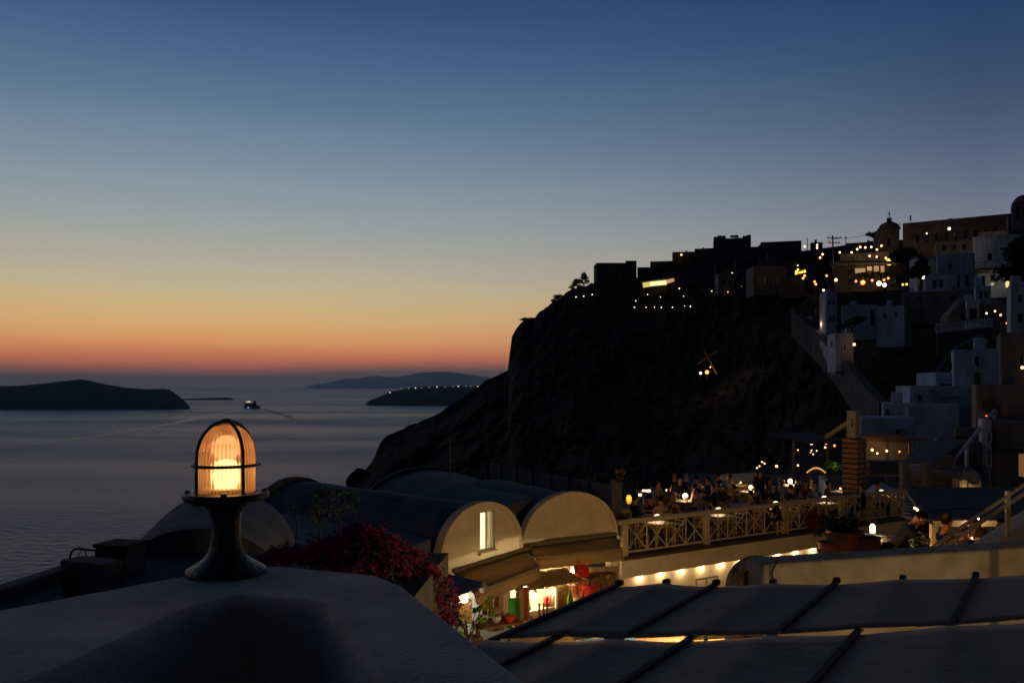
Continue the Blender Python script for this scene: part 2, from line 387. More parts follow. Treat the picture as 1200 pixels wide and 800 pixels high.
# ------------------------------------------------------------------ hillside
def interp(tab,x):
    if x<=tab[0][0]: return tab[0][1]
    for a,b in zip(tab,tab[1:]):
        if x<=b[0]: return a[1]+(b[1]-a[1])*(x-a[0])/(b[0]-a[0])
    return tab[-1][1]
RIDGE=[(360,625),(380,602),(398,585),(405,578),(414,566),(420,559),(427,552),(436,541),(445,520),(452,511),(466,504),(490,494),(510,485),(530,473),(550,460),(570,446),(590,437),(596.5,433),(597,415),(598.5,404),(600,394),(605,384),(611,378),(624,375),(632,366),(640,361),(652,352),(662,344),(672,337),(690,333),(700,331),(730,329),(760,322),(790,313),(815,304),(840,296),(880,294),(940,294),(1000,286),(1030,281),(1060,281),(1100,276),(1200,264),(1300,250),(1500,240)]
DIST=[(360,430),(600,430),(700,410),(800,385),(900,340),(1000,300),(1100,265),(1200,230),(1300,200),(1500,170)]
FOOT=[(360,690),(600,650),(900,630),(1000,600),(1200,600),(1500,640)]
FD=[(360,75),(900,62),(1000,58),(1200,40),(1500,35)]
PW=[(360,.9),(800,.9),(950,1.2),(1200,1.5),(1500,1.6)]
def ground_Y(px,py):
    Rr=interp(RIDGE,px); F=interp(FOOT,px); t=max(0,min(1,(F-py)/(F-Rr)))
    return interp(FD,px)+(interp(DIST,px)-interp(FD,px))*t**interp(PW,px)
def ground_pt(px,py):
    return P(px,py,ground_Y(px,py))
rows=[]; cols=[360+2.5*i for i in range(int((1420-360)/2.5)+1)]
TT=[i/70 for i in range(71)]
for t in TT:
    row=[]
    for px in cols:
        Rr=interp(RIDGE,px); F=interp(FOOT,px); py=F+(Rr-F)*t
        Y=ground_Y(px,py)
        n1=noise.fractal(Vector((px/45,t*9,1.7)),.9,2.1,6); n2=noise.fractal(Vector((px/9,t*50,5.3)),.8,2.1,5)
        calm=1 if px<940 else max(.25,1-(px-940)/120)
        Y2=Y*(1+(.06*n1+.016*n2)*calm*math.sin(math.pi*min(1,t*1.02))**.5)
        jag=.0
        if t>.9 and px<705: jag=(n2*2.2+n1*1.6)*(t-.9)/.1
        row.append(P(px,py+jag,max(30,Y2)))
    rows.append(row)
for dy,dz in ((15,-1),(60,-18),(200,-90),(420,-235)):
    row=[]
    for px,p in zip(cols,rows[70]):
        row.append(Vector((p.x*(1+dy/900),p.y+dy,max(SEA-10,p.z+dz) if px>640 else p.z+dz*1.3)))
    rows.append(row)
mb=MB().sheet(rows)
# flank falling from the left edge to the sea
edge=[r[0] for r in rows]
mb.sheet([edge,[Vector((p.x-60,p.y+20,p.z-60)) for p in edge],[Vector((p.x-260,p.y+60,SEA-5)) for p in edge]])
struct(mb.build('terrain',M['land'],origin=(100,300,0)))
# a crag by the water left of the slope
cp=P(424,548,420); mbc=MB()
for k in range(7):
    a=Vector((random.uniform(-3,3),random.uniform(-2,2),-2.2-k*1.0)); mbc.ball(cp+a,2.6+.5*k,6,0,.9)
o=mbc.build('sea_crag',M['land']); tag(o,'small dark crag jutting from the foot of the cliff over the sea','rock')

# ground of the town between the parapet and the ravine
struct(MB().add([(-9,0,-7.4),(30,0,-7.4),(45,60,-9.5),(8,66,-10.5),(-7,40,-7.6),(-14,28,-7.4),(-14,8,-7.4)],[(0,1,2,3,4,5,6)]).build('ground',M['alley']))
tq=[(-9,0,-7.41),(-14,8,-7.41),(-14,28,-7.41),(-7,40,-7.61),(8,66,-10.51)]
lo=[(-40,0,-60),(-50,10,-60),(-50,40,-60),(-30,70,-60),(0,100,-60)]
struct(MB().sheet([[Vector(v) for v in tq],[Vector(v) for v in lo]]).build('hill_slope',M['land']))

# ------------------------------------------------------------------ foliage helper
def leaves(mb,c,rad,n,size,mi=0,seed=0,flat=1.0):
    rnd=random.Random(seed)
    for _ in range(n):
        d=Vector((rnd.gauss(0,1),rnd.gauss(0,1),rnd.gauss(0,1))).normalized()*(rnd.random()**.45)
        p=Vector(c)+Vector((d.x*rad[0],d.y*rad[1],d.z*rad[2]))
        a=Vector((rnd.gauss(0,1),rnd.gauss(0,1),rnd.gauss(0,1))).normalized(); b=a.orthogonal().normalized(); s_=size*rnd.uniform(.6,1.4)
        mb.add([p-a*s_,p+b*s_*.5,p+a*s_,p-b*s_*.5],[(0,1,2,3)],mi)
def tree(name,label,base,h,r,n=500,leaf=.5,cat='tree',group=None,seed=1,lobes=7,m='foliage',trunkf=.45):
    t=thing(name,label,cat,base,group); b=Vector(base); rnd=random.Random(seed)
    mb=MB(); mb.tube([b-Vector((0,0,.5)),b+Vector((.05*h,0,h*.3)),b+Vector((0,0,h*trunkf+.15*h))],[h*.05,h*.035,h*.02],7)
    for k in range(4):
        a=rnd.uniform(0,6.28); mb.tube([b+Vector((0,0,h*trunkf*.8)),b+Vector((math.cos(a)*r*.6,math.sin(a)*r*.6,h*.7))],[h*.02,h*.008],5)
    mb.build('trunk',M['bark'],t)
    mb=MB()
    for k in range(lobes):
        a=rnd.uniform(0,6.28); q=rnd.uniform(.1,.7)*r
        c=b+Vector((math.cos(a)*q,math.sin(a)*q,h*(trunkf+.12)+rnd.uniform(0,h*(1-trunkf-.2))))
        leaves(mb,c,(r*.45,r*.45,h*.16),n//lobes,leaf,0,seed*31+k)
    mb.build('crown',M[m],t); return t

# ------------------------------------------------------------------ village houses
def house(label,x0,x1,yt,yb,m='house',Y=None,dep=None,yaw=0,win=(),door=(),top='flat',extra=1.5,name='house',cat='house',lit=(),group=None):
    """front face seen over the given pixel box, standing on the slope; win/door: (fx, fz, w, h) in fractions of the front"""
    xm=(x0+x1)/2
    if Y is None: Y=ground_Y(xm,yb)
    a=P(x0,yb,Y); b=P(x1,yb,Y); wd=(b-a).length; ht=(yb-yt)/1000*Y; dp=dep or max(4,min(12,wd*.8))
    base=P(xm,yb,Y); t=thing(name,label,cat,base,group); kx=(xm-600)/1000; yaw=yaw-math.atan(kx)*.88
    Rz=Matrix.Translation(base)@Matrix.Rotation(yaw,4,'Z'); rz=yaw
    wfac=wd/(math.cos(yaw)-kx*math.sin(yaw))
    def W(x,y,z): return Rz@Vector((x,y,z))
    mb=MB(); mb.box(W(0,dp/2,(ht-extra)/2),(wfac,dp,ht+extra),rz)
    far=Y>120
    if top=='parapet':
        pt=min(.3,wfac*.05)
        for (cx,cy,sx,sy) in ((0,pt/2-.02,wfac+.04,pt),(0,dp-pt/2+.02,wfac+.04,pt),(-wfac/2+pt/2-.02,dp/2,pt,dp-2*pt),(wfac/2-pt/2+.02,dp/2,pt,dp-2*pt)):
            mb.box(W(cx,cy,ht+.2),(sx,sy,.42),rz)
    mb.build('wall',M[m],t,bevel=.06 if far else .09)
    rh=random.Random(int(x0*7+yt*13))
    if not win and not door: win=[(f_,z_,.07,.12 if ht>5 else .22) for f_ in ((.25,.7) if wfac>5 else (.5,)) for z_ in ((.35,.72) if ht>5 else (.5,))]
    if top in('flat','parapet') and rh.random()<.75:
        cx_=rh.uniform(-.32,.32)*wfac; cw_=rh.uniform(.5,1.0); chh=rh.uniform(.6,1.4)
        mb=MB(); mb.box(W(cx_,dp*rh.uniform(.3,.7),ht+chh/2),(cw_,cw_,chh),rz); mb.box(W(cx_,dp*.5,ht+.05),(.05,.05,.1),rz); mb.build('chimney',M[m],t)
    if rh.random()<.6 and top!='vault':
        sd_=-1 if rh.random()<.7 else 1
        MB().box(W(sd_*(wfac/2+.03),dp*rh.uniform(.35,.65),ht*rh.uniform(.4,.65)),(.1,max(.6,dp*.13),ht*.22),rz).build('window',M['pane'],t)
    if rh.random()<.35 and not far:
        MB().box(W(rh.uniform(-.2,.2)*wfac,-.35,ht*.6),(wfac*.35,.7,.12),rz).build('canopy_slab',M[m],t)
    if rh.random()<.5: MB().tube([W(wfac*.47,-.06,ht),W(wfac*.47,-.06,-.2)],.05,5).build('drainpipe',M['greywall'],t)
    if top=='vault':
        rr=wfac/2; mb=MB(); n=12; rowsv=[]
        for yy in (-.05,dp):
            rowsv.append([W(math.cos(math.pi*i/n)*rr,yy,ht+math.sin(math.pi*i/n)*rr*.6) for i in range(n+1)])
        mb.sheet(rowsv); mb.add(rowsv[0],[tuple(range(n+1))]); mb.add(rowsv[1],[tuple(range(n,-1,-1))]); mb.build('roof',M[m],t)
    if top=='dome':
        rr=min(wfac,dp)/2*.92
        MB().lathe(W(0,dp/2,ht-.05),[(rr*math.cos(R(a)),rr*.9*math.sin(R(a))) for a in range(0,91,9)],20).build('dome',M['housep'],t,smooth=True)
    if top=='slope':
        mb=MB(); v=[W(-wfac/2-.1,-.2,ht),W(wfac/2+.1,-.2,ht),W(wfac/2+.1,dp,ht),W(-wfac/2-.1,dp,ht),W(-wfac/2-.1,dp/2,ht+wfac*.14),W(wfac/2+.1,dp/2,ht+wfac*.14)]
        mb.add(v,[(0,1,5,4),(2,3,4,5),(1,2,5),(3,0,4),(3,2,1,0)]); mb.build('roof',M['housed'],t)
    if top=='castle':
        mb=MB()
        for i in range(9):
            if i in (3,6): continue
            mb.box(W(-wfac/2+wfac*(i+.5)/9,.4,ht+.3+random.uniform(0,.5)),(wfac/9-.05,1.2,.8+random.uniform(0,.7)),rz)
        mb.build('battlement',M[m],t)
    for i,(fx,fz,ww,hh) in enumerate(win):
        c=W(-wfac/2+wfac*fx,-.03,ht*fz); ww_=ww*wfac; hh_=hh*ht
        li=i in lit
        if far:
            MB().box(c,(ww_,.1,hh_),rz).build('window',E['lit'] if li else M['pane'],t)
        else:
            mb=MB(); f=.09
            for (dx,dz,sx,sz) in ((0,hh_/2,ww_+2*f,f),(0,-hh_/2,ww_+2*f,f),(-ww_/2-f/2,0,f,hh_-f),(ww_/2+f/2,0,f,hh_-f)):
                mb.box(c+Matrix.Rotation(yaw,3,'Z')@Vector((dx,-.03,dz)),(sx,.12,sz),rz)
            wo=mb.build('window',M[m],t)
            MB().box(c,(ww_,.06,hh_),rz).build('pane',E['lit'] if li else M['pane'],wo)
    for (fx,ww,hh) in door:
        MB().box(W(-wfac/2+wfac*fx,-.03,hh*ht/2),(ww*wfac,.1,hh*ht),rz).build('door',M['woodframe'],t)
    return t
def wins(n,z=.55,w=.06,h=.28,a=.1,b=.9): return [(a+(b-a)*(i+.5)/n,z,w,h) for i in range(n)]

V=house
# along the clifftop, left to right
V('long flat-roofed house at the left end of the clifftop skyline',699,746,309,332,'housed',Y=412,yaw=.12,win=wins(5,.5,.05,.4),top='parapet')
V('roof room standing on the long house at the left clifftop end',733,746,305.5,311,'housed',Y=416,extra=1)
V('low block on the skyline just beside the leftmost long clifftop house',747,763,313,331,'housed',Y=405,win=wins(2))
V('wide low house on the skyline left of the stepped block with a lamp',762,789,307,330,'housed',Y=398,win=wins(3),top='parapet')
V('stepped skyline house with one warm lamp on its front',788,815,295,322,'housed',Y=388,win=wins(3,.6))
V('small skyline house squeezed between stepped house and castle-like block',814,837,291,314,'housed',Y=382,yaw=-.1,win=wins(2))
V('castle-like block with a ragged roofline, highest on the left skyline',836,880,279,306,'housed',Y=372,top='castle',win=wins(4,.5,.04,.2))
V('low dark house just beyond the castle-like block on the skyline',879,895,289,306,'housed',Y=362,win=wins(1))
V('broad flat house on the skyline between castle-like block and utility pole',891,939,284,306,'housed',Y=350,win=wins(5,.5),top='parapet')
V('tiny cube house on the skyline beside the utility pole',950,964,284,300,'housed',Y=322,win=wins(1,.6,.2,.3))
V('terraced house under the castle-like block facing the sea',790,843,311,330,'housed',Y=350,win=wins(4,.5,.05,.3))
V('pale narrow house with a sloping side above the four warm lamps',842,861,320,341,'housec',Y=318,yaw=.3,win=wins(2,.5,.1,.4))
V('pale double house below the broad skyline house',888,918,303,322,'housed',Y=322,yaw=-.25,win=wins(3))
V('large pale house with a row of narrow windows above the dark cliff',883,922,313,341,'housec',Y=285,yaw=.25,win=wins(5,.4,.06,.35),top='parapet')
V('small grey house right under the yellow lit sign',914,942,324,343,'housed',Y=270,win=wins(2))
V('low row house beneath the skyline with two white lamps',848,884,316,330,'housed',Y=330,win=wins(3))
# around the lit tavernas
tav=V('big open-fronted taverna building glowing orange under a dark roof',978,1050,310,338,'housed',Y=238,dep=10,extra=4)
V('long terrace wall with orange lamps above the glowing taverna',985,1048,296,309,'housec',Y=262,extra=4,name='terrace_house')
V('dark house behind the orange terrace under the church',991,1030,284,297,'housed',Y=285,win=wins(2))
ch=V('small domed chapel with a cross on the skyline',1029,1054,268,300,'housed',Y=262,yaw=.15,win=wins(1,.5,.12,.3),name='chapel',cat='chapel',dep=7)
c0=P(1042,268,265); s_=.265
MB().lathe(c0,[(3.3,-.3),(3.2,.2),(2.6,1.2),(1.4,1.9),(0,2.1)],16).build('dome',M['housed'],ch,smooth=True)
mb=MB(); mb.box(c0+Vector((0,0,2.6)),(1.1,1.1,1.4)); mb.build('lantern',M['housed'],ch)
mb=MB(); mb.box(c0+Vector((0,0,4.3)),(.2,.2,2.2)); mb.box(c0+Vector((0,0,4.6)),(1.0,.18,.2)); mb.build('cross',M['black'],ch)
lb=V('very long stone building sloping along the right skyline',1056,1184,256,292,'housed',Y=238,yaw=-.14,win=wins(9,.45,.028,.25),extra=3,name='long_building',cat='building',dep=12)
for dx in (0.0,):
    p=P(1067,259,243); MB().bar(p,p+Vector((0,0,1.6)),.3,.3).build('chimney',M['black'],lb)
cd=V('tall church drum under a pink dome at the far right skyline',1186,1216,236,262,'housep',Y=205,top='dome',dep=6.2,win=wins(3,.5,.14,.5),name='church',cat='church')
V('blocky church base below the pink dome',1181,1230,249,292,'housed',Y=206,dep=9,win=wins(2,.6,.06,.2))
# right-hand white cluster
V('tall white gabled house end facing left in the upper village',1075,1099,302,340,'house',Y=176,yaw=.35,win=wins(1,.5,.1,.16),top='slope')
V('broad blue-white house with three dark doorways in the upper village',1098,1142,300,341,'houseb',Y=170,win=[(.2,.26,.09,.32),(.55,.26,.09,.34),(.8,.27,.1,.36),(.35,.7,.08,.15)],top='parapet')
V('plain blue-white block reaching the right edge under the long building',1140,1206,278,318,'houseb',Y=182,win=wins(2,.45,.07,.2),top='parapet')
V('tan lit terrace house peeping over the broad blue-white house',1096,1140,282,302,'housec',Y=190,win=wins(3,.6,.1,.3))
V('tan lit roof room under the pink-domed church',1147,1182,271,282,'housec',Y=198)
ph=V('porch house with a slab roof and one lit window',1146,1187,318,339,'houseb',Y=150,win=[(.15,.5,.1,.55),(.42,.5,.12,.6),(.84,.45,.09,.72)],lit=(2,))
mb=MB(); c=P(1166,317,149); mb.box(c+Vector((0,0,0)),(7.2,4,.35)); mb.build('roof',M['housed'],ph)
V('low white shed in front of the broad blue-white house',1084,1122,322,341,'houseb',Y=160,win=[(.3,.45,.1,.5),(.5,.45,.1,.5)])
V('long cream terrace wall house below the white cluster',1056,1142,341,358,'housec',Y=138,extra=3,yaw=-.06)
V('small white house with two dark windows beside the bulb-lit terrace',1143,1161,335,356,'houseb',Y=120,win=[(.35,.5,.2,.4),(.68,.5,.2,.4)])
V('narrow house with a slatted shutter left of the bulb-lit terrace',1133,1148,352,381,'house',Y=112,win=[(.5,.45,.55,.5)])
V('orange wall house behind the terrace with five round bulbs',1146,1187,356,382,mat and 'housec',Y=114,extra=2)
V('tall white house at the right edge with two windows',1184,1225,334,396,'house',Y=86,dep=7,win=[(.28,.75,.12,.13),(.28,.38,.12,.2)],top='parapet')
V('warm plastered house at the right edge with a small lamp',1172,1222,389,452,'housec',Y=66,dep=6,extra=3)
# mid slope cluster
V('slim tall house with paired windows at the head of the gully',968,981,342,394,'house',Y=152,yaw=.25,win=[(.3,.75,.16,.1),(.68,.76,.16,.1),(.35,.4,.16,.13),(.7,.4,.16,.15)])
V('dark brown flat house roofing the gully cluster',980,1059,341,362,'housed',Y=160,dep=10,extra=3)
V('blue-walled house with a dark shrub at its foot in the gully',987,1028,357,388,'houseb',Y=146,win=[(.86,.5,.1,.6)],dep=6)
V('pale blue house with a flat blank side facing the gully',1027,1060,358,396,'houseb',Y=140,yaw=-.35,win=wins(2,.7,.06,.15))
V('high blank retaining house right of the pale blue gully house',1058,1085,342,372,'houseb',Y=142,yaw=-.3)
V('low white house end with a lantern at its right corner',979,1001,390,424,'house',Y=126,yaw=.2,dep=5)
V('low wall house warmly lit at the top of the cliff path',951,972,369,388,'housec',Y=165,yaw=.3,extra=3)
# lower right
V('white house with a plank door and a small window between two lamps',1117,1173,409,452,'houseb',Y=72,dep=5,win=[(.5,.68,.09,.28)],door=[(.5,.11,.36)],top='flat',extra=2)
V('stepped white annex left of the plank-door house',1097,1119,436,468,'houseb',Y=76,dep=5,yaw=.3,extra=3)
V('terraced blue-white house below the stepped annex',1066,1142,452,480,'houseb',Y=72,dep=7,yaw=.15,extra=4,win=[(.15,.5,.06,.3)])
V('wide low house with a pale corner above the tan awning',1034,1124,473,497,'house',Y=70,dep=7,extra=3,win=[(.06,.5,.05,.5)])
V('grey-blue house over the tan awning behind the brick chimney',1008,1072,490,518,'houseb',Y=62,dep=6,extra=1,win=[(.68,.45,.07,.3)])
bh=V('big cream house with red twin lights and a blind window',1142,1230,450,566,'housec',Y=46,dep=6,extra=4,win=[(.22,.71,.12,.1)])
V('white narrow annex with slit windows before the big cream house',1150,1163,492,562,'house',Y=43.5,dep=3,win=[(.7,.72,.16,.16),(.7,.38,.16,.3)],extra=3)
V('cream annex with a flat roof right of the slit-window annex',1163,1230,494,566,'housec',Y=43,dep=3,extra=3)
V('low house under the slanted canvas with two cream gateposts',1055,1150,554,580,'housec',Y=40,dep=5,extra=4)
V('dark recessed house behind the slanted canvas',1098,1150,517,558,'housed',Y=44,dep=4,extra=3,win=wins(2,.55,.1,.4))
ex=random.Random(21)
def pack(label,grp,boxes,m):
    for (a,b,c_,d_) in boxes: V(label,a,b,c_,d_,m,yaw=ex.uniform(-.2,.2),win=wins(ex.choice((1,2)),.55,.12,.3),top=ex.choice(('flat','parapet','vault')),group=grp,extra=2)
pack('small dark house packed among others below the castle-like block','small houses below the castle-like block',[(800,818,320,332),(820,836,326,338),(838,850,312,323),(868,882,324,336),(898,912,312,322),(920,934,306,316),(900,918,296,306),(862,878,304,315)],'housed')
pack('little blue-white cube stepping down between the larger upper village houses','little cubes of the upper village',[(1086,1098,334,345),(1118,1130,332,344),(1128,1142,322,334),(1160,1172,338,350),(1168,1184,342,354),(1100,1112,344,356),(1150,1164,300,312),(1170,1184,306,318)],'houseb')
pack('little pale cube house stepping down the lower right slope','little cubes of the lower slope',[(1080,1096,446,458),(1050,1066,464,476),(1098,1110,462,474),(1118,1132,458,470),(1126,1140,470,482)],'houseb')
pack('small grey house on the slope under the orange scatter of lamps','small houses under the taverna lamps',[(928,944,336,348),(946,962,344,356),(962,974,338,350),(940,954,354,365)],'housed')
def stairs(label,a,b,n,wd,m='house'):
    t=thing('stairway',label,'stairs',P(*a)); A=P(*a); B=P(*b); mb=MB()
    for k in range(n):
        f=(k+.5)/n; q=A.lerp(B,f); mb.box(q-Vector((0,0,.6)),(wd,abs(B.y-A.y)/n+.35,1.2))
    mb.build('steps',M[m],t); MB().bar(A+Vector((wd/2,0,.9)),B+Vector((wd/2,0,.9)),.12,.3).build('side_wall',M[m],t)
stairs('white stairway climbing beside the stepped annex',(1072,478,70),(1110,442,84),22,1.6)
stairs('narrow stairway along the head of the gully below the slim tall house',(984,430,128),(966,392,155),20,1.8)
stairs('grey stairway rising between the terrace wall and the bulb-lit terrace',(1112,372,112),(1136,344,140),18,1.6,'housec')
for i,(a,b,lab) in enumerate((((976,280,240),(1056,262,245),'thin sagging wire from the utility pole to the long building'),((976,280,240),(946,286,300),'thin wire from the utility pole to the left mast'),((1186,300,180),(1098,305,172),'thin wire sagging across the white upper houses'))):
    A=P(*a); B=P(*b); tag(MB().tube([A.lerp(B,k/10)-Vector((0,0,1.0*math.sin(math.pi*k/10))) for k in range(11)],.05,4).build('wire',M['black']),lab,'wire')
# slanted canvas over the entrance
sc_=MB().sheet([[P(1057,541,38),P(1084,517,41)],[P(1093,541,38),P(1131,516,41)]]).build('canvas_awning',mat('pale_blue_canvas',(.34,.31,.30),.9,.1,2),solid=.05); tag(sc_,'slanted pale canvas roof over the entrance below the stair','awning')
for i,(px,lab) in enumerate(((1060,'left cream gatepost under the slanted canvas'),(1086,'right cream gatepost under the slanted canvas'))):
    p=P(px,562,37.5); t=thing('gatepost',lab,'gatepost',p,'gateposts under the slanted canvas'); MB().box(p+Vector((0,0,.2)),(.34,.34,1.0)).build('shaft',M['housec'],t,bevel=.03); MB().box(p+Vector((0,0,.74)),(.42,.42,.08)).build('cap',M['housec'],t,bevel=.02)
# two white diagonal stair rails by the cream house
for i,(a,b,lab) in enumerate((((1117,541),(1166,480),'white stair rail climbing beside the big cream house'),)):
    t=thing('stair_rail',lab,'handrail',P(*a,42)); mb=MB(); mb.bar(P(*a,42),P(*b,45),.14,.14); mb.build('top_rail',M['house'],t)
    for k in range(4):
        p=P(a[0]+(b[0]-a[0])*k/3,a[1]+(b[1]-a[1])*k/3,42+k); MB().bar(p,p-Vector((0,0,1.6)),.14,.14).build('post',M['house'],t)
# garden steps wall & gully retaining wall
def wallstrip(label,pts,h,thick,m,name='retaining_wall',sub=1.5):
    mb=MB(); P3=[P(*q) for q in pts]
    for a,b in zip(P3,P3[1:]):
        d=(b-a); d.z=0; d.normalize(); nrm=Vector((-d.y,d.x,0))*thick/2
        v=[]
        for q in (a,b):
            for sgn in (-1,1):
                for zz in (-h-sub,0): v.append(q+nrm*sgn+Vector((0,0,zz)))
        mb.add(v,[(0,1,3,2),(4,6,7,5),(0,4,5,1),(2,3,7,6),(1,5,7,3),(0,2,6,4)])
    return tag(mb.build(name,M[m]),label,'wall')
wallstrip('long retaining wall running down the dark spur beside the gully',[(930,362,175),(955,384,160),(985,412,135),(1010,444,110),(1036,472,90)],4,1,'housed')
wallstrip('low stone wall under the balustrade of the bulb-lit terrace',[(1098,388,104),(1130,386,103),(1163,383,102)],1.6,.6,'housed')
bl=thing('balustrade','white balustrade fronting the terrace with five round bulbs','railing',P(1130,383,102))
mb=MB(); mb.bar(P(1097,381,102),P(1163,373.5,101),.25,.25); mb.build('top_rail',M['house'],bl)
mb=MB(); mb.bar(P(1097,389,102),P(1163,382,101),.25,.25); mb.build('bottom_rail',M['house'],bl)
mb=MB()
for i in range(23):
    t_=i/22; a=P(1097.5+65*t_,381-7.4*t_,102-t_); mb.bar(a,a+Vector((0,0,-.82)),.12,.12)
mb.build('baluster_row',M['house'],bl)
wallstrip('curved garden wall below the plank-door house',[(1150,392,90),(1118,408,84),(1100,430,80)],1.2,.5,'housed')

# ------------------------------------------------------------------ trees and shrubs on the hill
for i,(px,py,h,r,lab) in enumerate([(676,340,5.5,3.6,'dark bush on the cliff edge, leftmost of three'),(684,336,6.5,3.2,'dark bush on the cliff edge, middle of three'),(652,356,4.2,3.4,'low bush lower down on the cliff edge'),(619,378,3.0,4.2,'flat bush on the top corner of the bluff')]):
    tree('cliff_bush',lab,P(px,py,405),h,r,380,.55,'bush','bushes on the cliff edge',seed=20+i,lobes=6,trunkf=.1)
tree('round_tree','round-topped tree on the skyline left of the chapel',P(1024,288,270),4.6,2.2,500,.4,seed=5)
tree('terrace_tree','dark tree beside the glowing taverna, left of the white gable',P(1062,338,205),10,4.5,1200,.55,seed=6)
tree('terrace_tree','smaller dark tree between the glowing taverna and the white shed',P(1078,340,170),6,2.8,900,.45,seed=8)
tree('pine_tree','tall dark tree at the right edge before the church',P(1195,345,140),10.5,3.6,1900,.45,seed=7,lobes=12,trunkf=.2)
tree('gully_shrub','dark shrub at the foot of the blue-walled gully house',P(998,388,143),2.6,2.6,400,.35,'shrub',seed=9,trunkf=.1)
sr=MB()
for k in range(260):
    px=random.uniform(620,1110); t_=random.uniform(.25,.97)
    Rr=interp(RIDGE,px); F=interp(FOOT,px); py=F+(Rr-F)*t_
    g=ground_pt(px,py); leaves(sr,g+Vector((0,0,.4)),(random.uniform(1,3),2,random.uniform(.5,1.5)),26,.45,0,1000+k)
tag(sr.build('undergrowth',M['foliage']),kind='stuff')

# ------------------------------------------------------------------ poles
up=thing('utility_pole','wooden utility pole with two crossarms standing against the sky','pole',P(976,312,240)); b=P(976,312,240)
MB().tube([b-Vector((0,0,2)),b+Vector((0,0,8.6))],[.26,.2],8).build('pole',M['black'],up)
for z,wd in ((7.9,4.2),(6.6,3.4)):
    mb=MB(); mb.box(b+Vector((.4,0,z)),(wd,.22,.2)); 
    for k in (-1.6,-.6,.6,1.6): mb.box(b+Vector((.4+k*wd/4,0,z+.3)),(.16,.16,.4))
    mb.build('crossarm',M['black'],up)
for px,py0,py1,lab in ((991,282,300,'short plain mast on the skyline right of the utility pole'),(946,284,300,'thin mast on the skyline left of the tiny cube house')):
    b=P(px,py1,300); h=(py1-py0)*.3+1.5; t=thing('mast',lab,'mast',b); MB().tube([b,b+Vector((0,0,h))],[.16,.12],6).build('pole',M['black'],t); MB().box(b+Vector((0,0,h-.4)),(1.2,.12,.12)).build('crossarm',M['black'],t)
# leaning cross on the cliff side
yc=ground_Y(828,432)*.90
a=P(825,411,yc); b=P(840,438,yc-2); c=P(817,427,yc-1); d=P(840,411,yc-1)
t=thing('leaning_cross','leaning cross of two weathered poles halfway down the dark cliff','cross',b)
MB().bar(a,b,.42,.42).build('upright',M['wood'],t); MB().bar(c,d,.26,.26).build('crossbar',M['wood'],t)

# ------------------------------------------------------------------ village lamps
def bulb(px,py,k='white',r=None,lab='',grp=None,dy=3.0,post=True,Y=None,w=0):
    w*=.6
    Y=Y or ground_Y(px,py)-dy
    Y=max(Y,10)
    if r is None: r=.00072*Y*(.72+.55*((px*7.3+py*3.1)%1))
    else: r*=.72
    p=P(px,py,Y); t=thing('street_lamp',lab,'lamp',p-Vector((0,0,4*r)),grp)
    MB().ball(p,r,6).build('globe',E[k],t,smooth=True)
    if post: MB().tube([p-Vector((0,0,6*r)),p-Vector((0,0,r*.8))],r*.18,5).build('post',M['black'],t)
    if w: light('lamp_light',p+Vector((0,-r*2,0)),w,(1,.6,.3),r)
    return t
g='white lamps along the clifftop path'
for q in ((743.5,360),(757,360),(767,360),(775,360),(788,360),(802.6,359),(809,359)): bulb(*q,'white',None,'small white lamp in the row of seven along the dark clifftop path',g)
for q in ((675,348),(684,347),(694,345)): bulb(*q,'white',.4,'tiny white lamp among the bushes at the clifftop left end','lamps by the clifftop bushes')
for q,l in (((759,345),'white lamp just under the left end of the bright yellow terrace'),((774,348),'white lamp under the middle of the bright yellow terrace'),((801,347),'white lamp right of and below the bright yellow terrace'),((796,338),'white lamp close to the right end of the bright yellow terrace'),((745,352.5),'dim lamp directly above the left end of the row of seven')): bulb(*q,'white',None,l,'lamps under the bright yellow terrace')
bulb(798.5,298.5,'warm',.6,'warm lamp on the front of the stepped skyline house',Y=386)
for q in ((858,320),(872,320)): bulb(*q,'white',.4,'white lamp of the pair below the castle-like block','pair of lamps below the castle-like block',Y=328)
for q,l in (((842,336),'warm lamp above a bright cluster left of the big pale house'),((834,341),'cool lamp left of the bright cluster below the castle-like block'),((847,343),'brightest warm lamp of the cluster left of the big pale house'),((853,342),'right lamp of the cluster left of the big pale house'),((881,340.5),'lamp at the foot of the big pale house with narrow windows'),((869,336),'yellow lamp on the slope left of the big pale house'),((935,311),'small lamp just above the yellow lit sign')): bulb(*q,'warm',None,l,'lamps below the castle-like block')
gs='lamps of the tavernas'
lst=[(943,289),(957.5,287),(957.5,290.5),(964,298),(961,302),(984,295.8),(998,295.8),(1004.5,292),(1008,289.5),(1014,290),(1021,289.5),(1033,288),(1027.6,292.5),(1027.4,301),(1019,300),(1038,302.5),(935,316)]
for q in lst: bulb(*q,'warm',.42,'small warm lamp in the sprinkle above the glowing taverna','lamps above the glowing taverna',Y=255,w=70)
lst=[(943,323),(941,326),(968.7,323),(954.5,330),(956,333),(1003,329.5),(1012.6,330.5),(1022,328.5),(1041,326),(1036,328)]
for q in lst: bulb(*q,'orange',.45,'orange lamp in the scatter at the foot of the glowing taverna','orange lamps at the foot of the glowing taverna',Y=232,w=50)
bulb(979.6,328,'warm',.6,'tall warm lantern at the left foot of the glowing taverna',Y=230,w=40)
bulb(965,340,'white',.45,'single white lamp on the slope under the scatter of orange lamps',Y=225)
bulb(1042,307,'yellow',1.3,'big yellow floodlight glowing on the right end of the taverna',Y=234,w=1500)
bulb(1036.5,334,'cool',.75,'bluish white lamp at the right foot of the glowing taverna',Y=230)
bulb(1030,332,'flame',.9,'large golden lamp beside the bluish white one',Y=231,w=500)
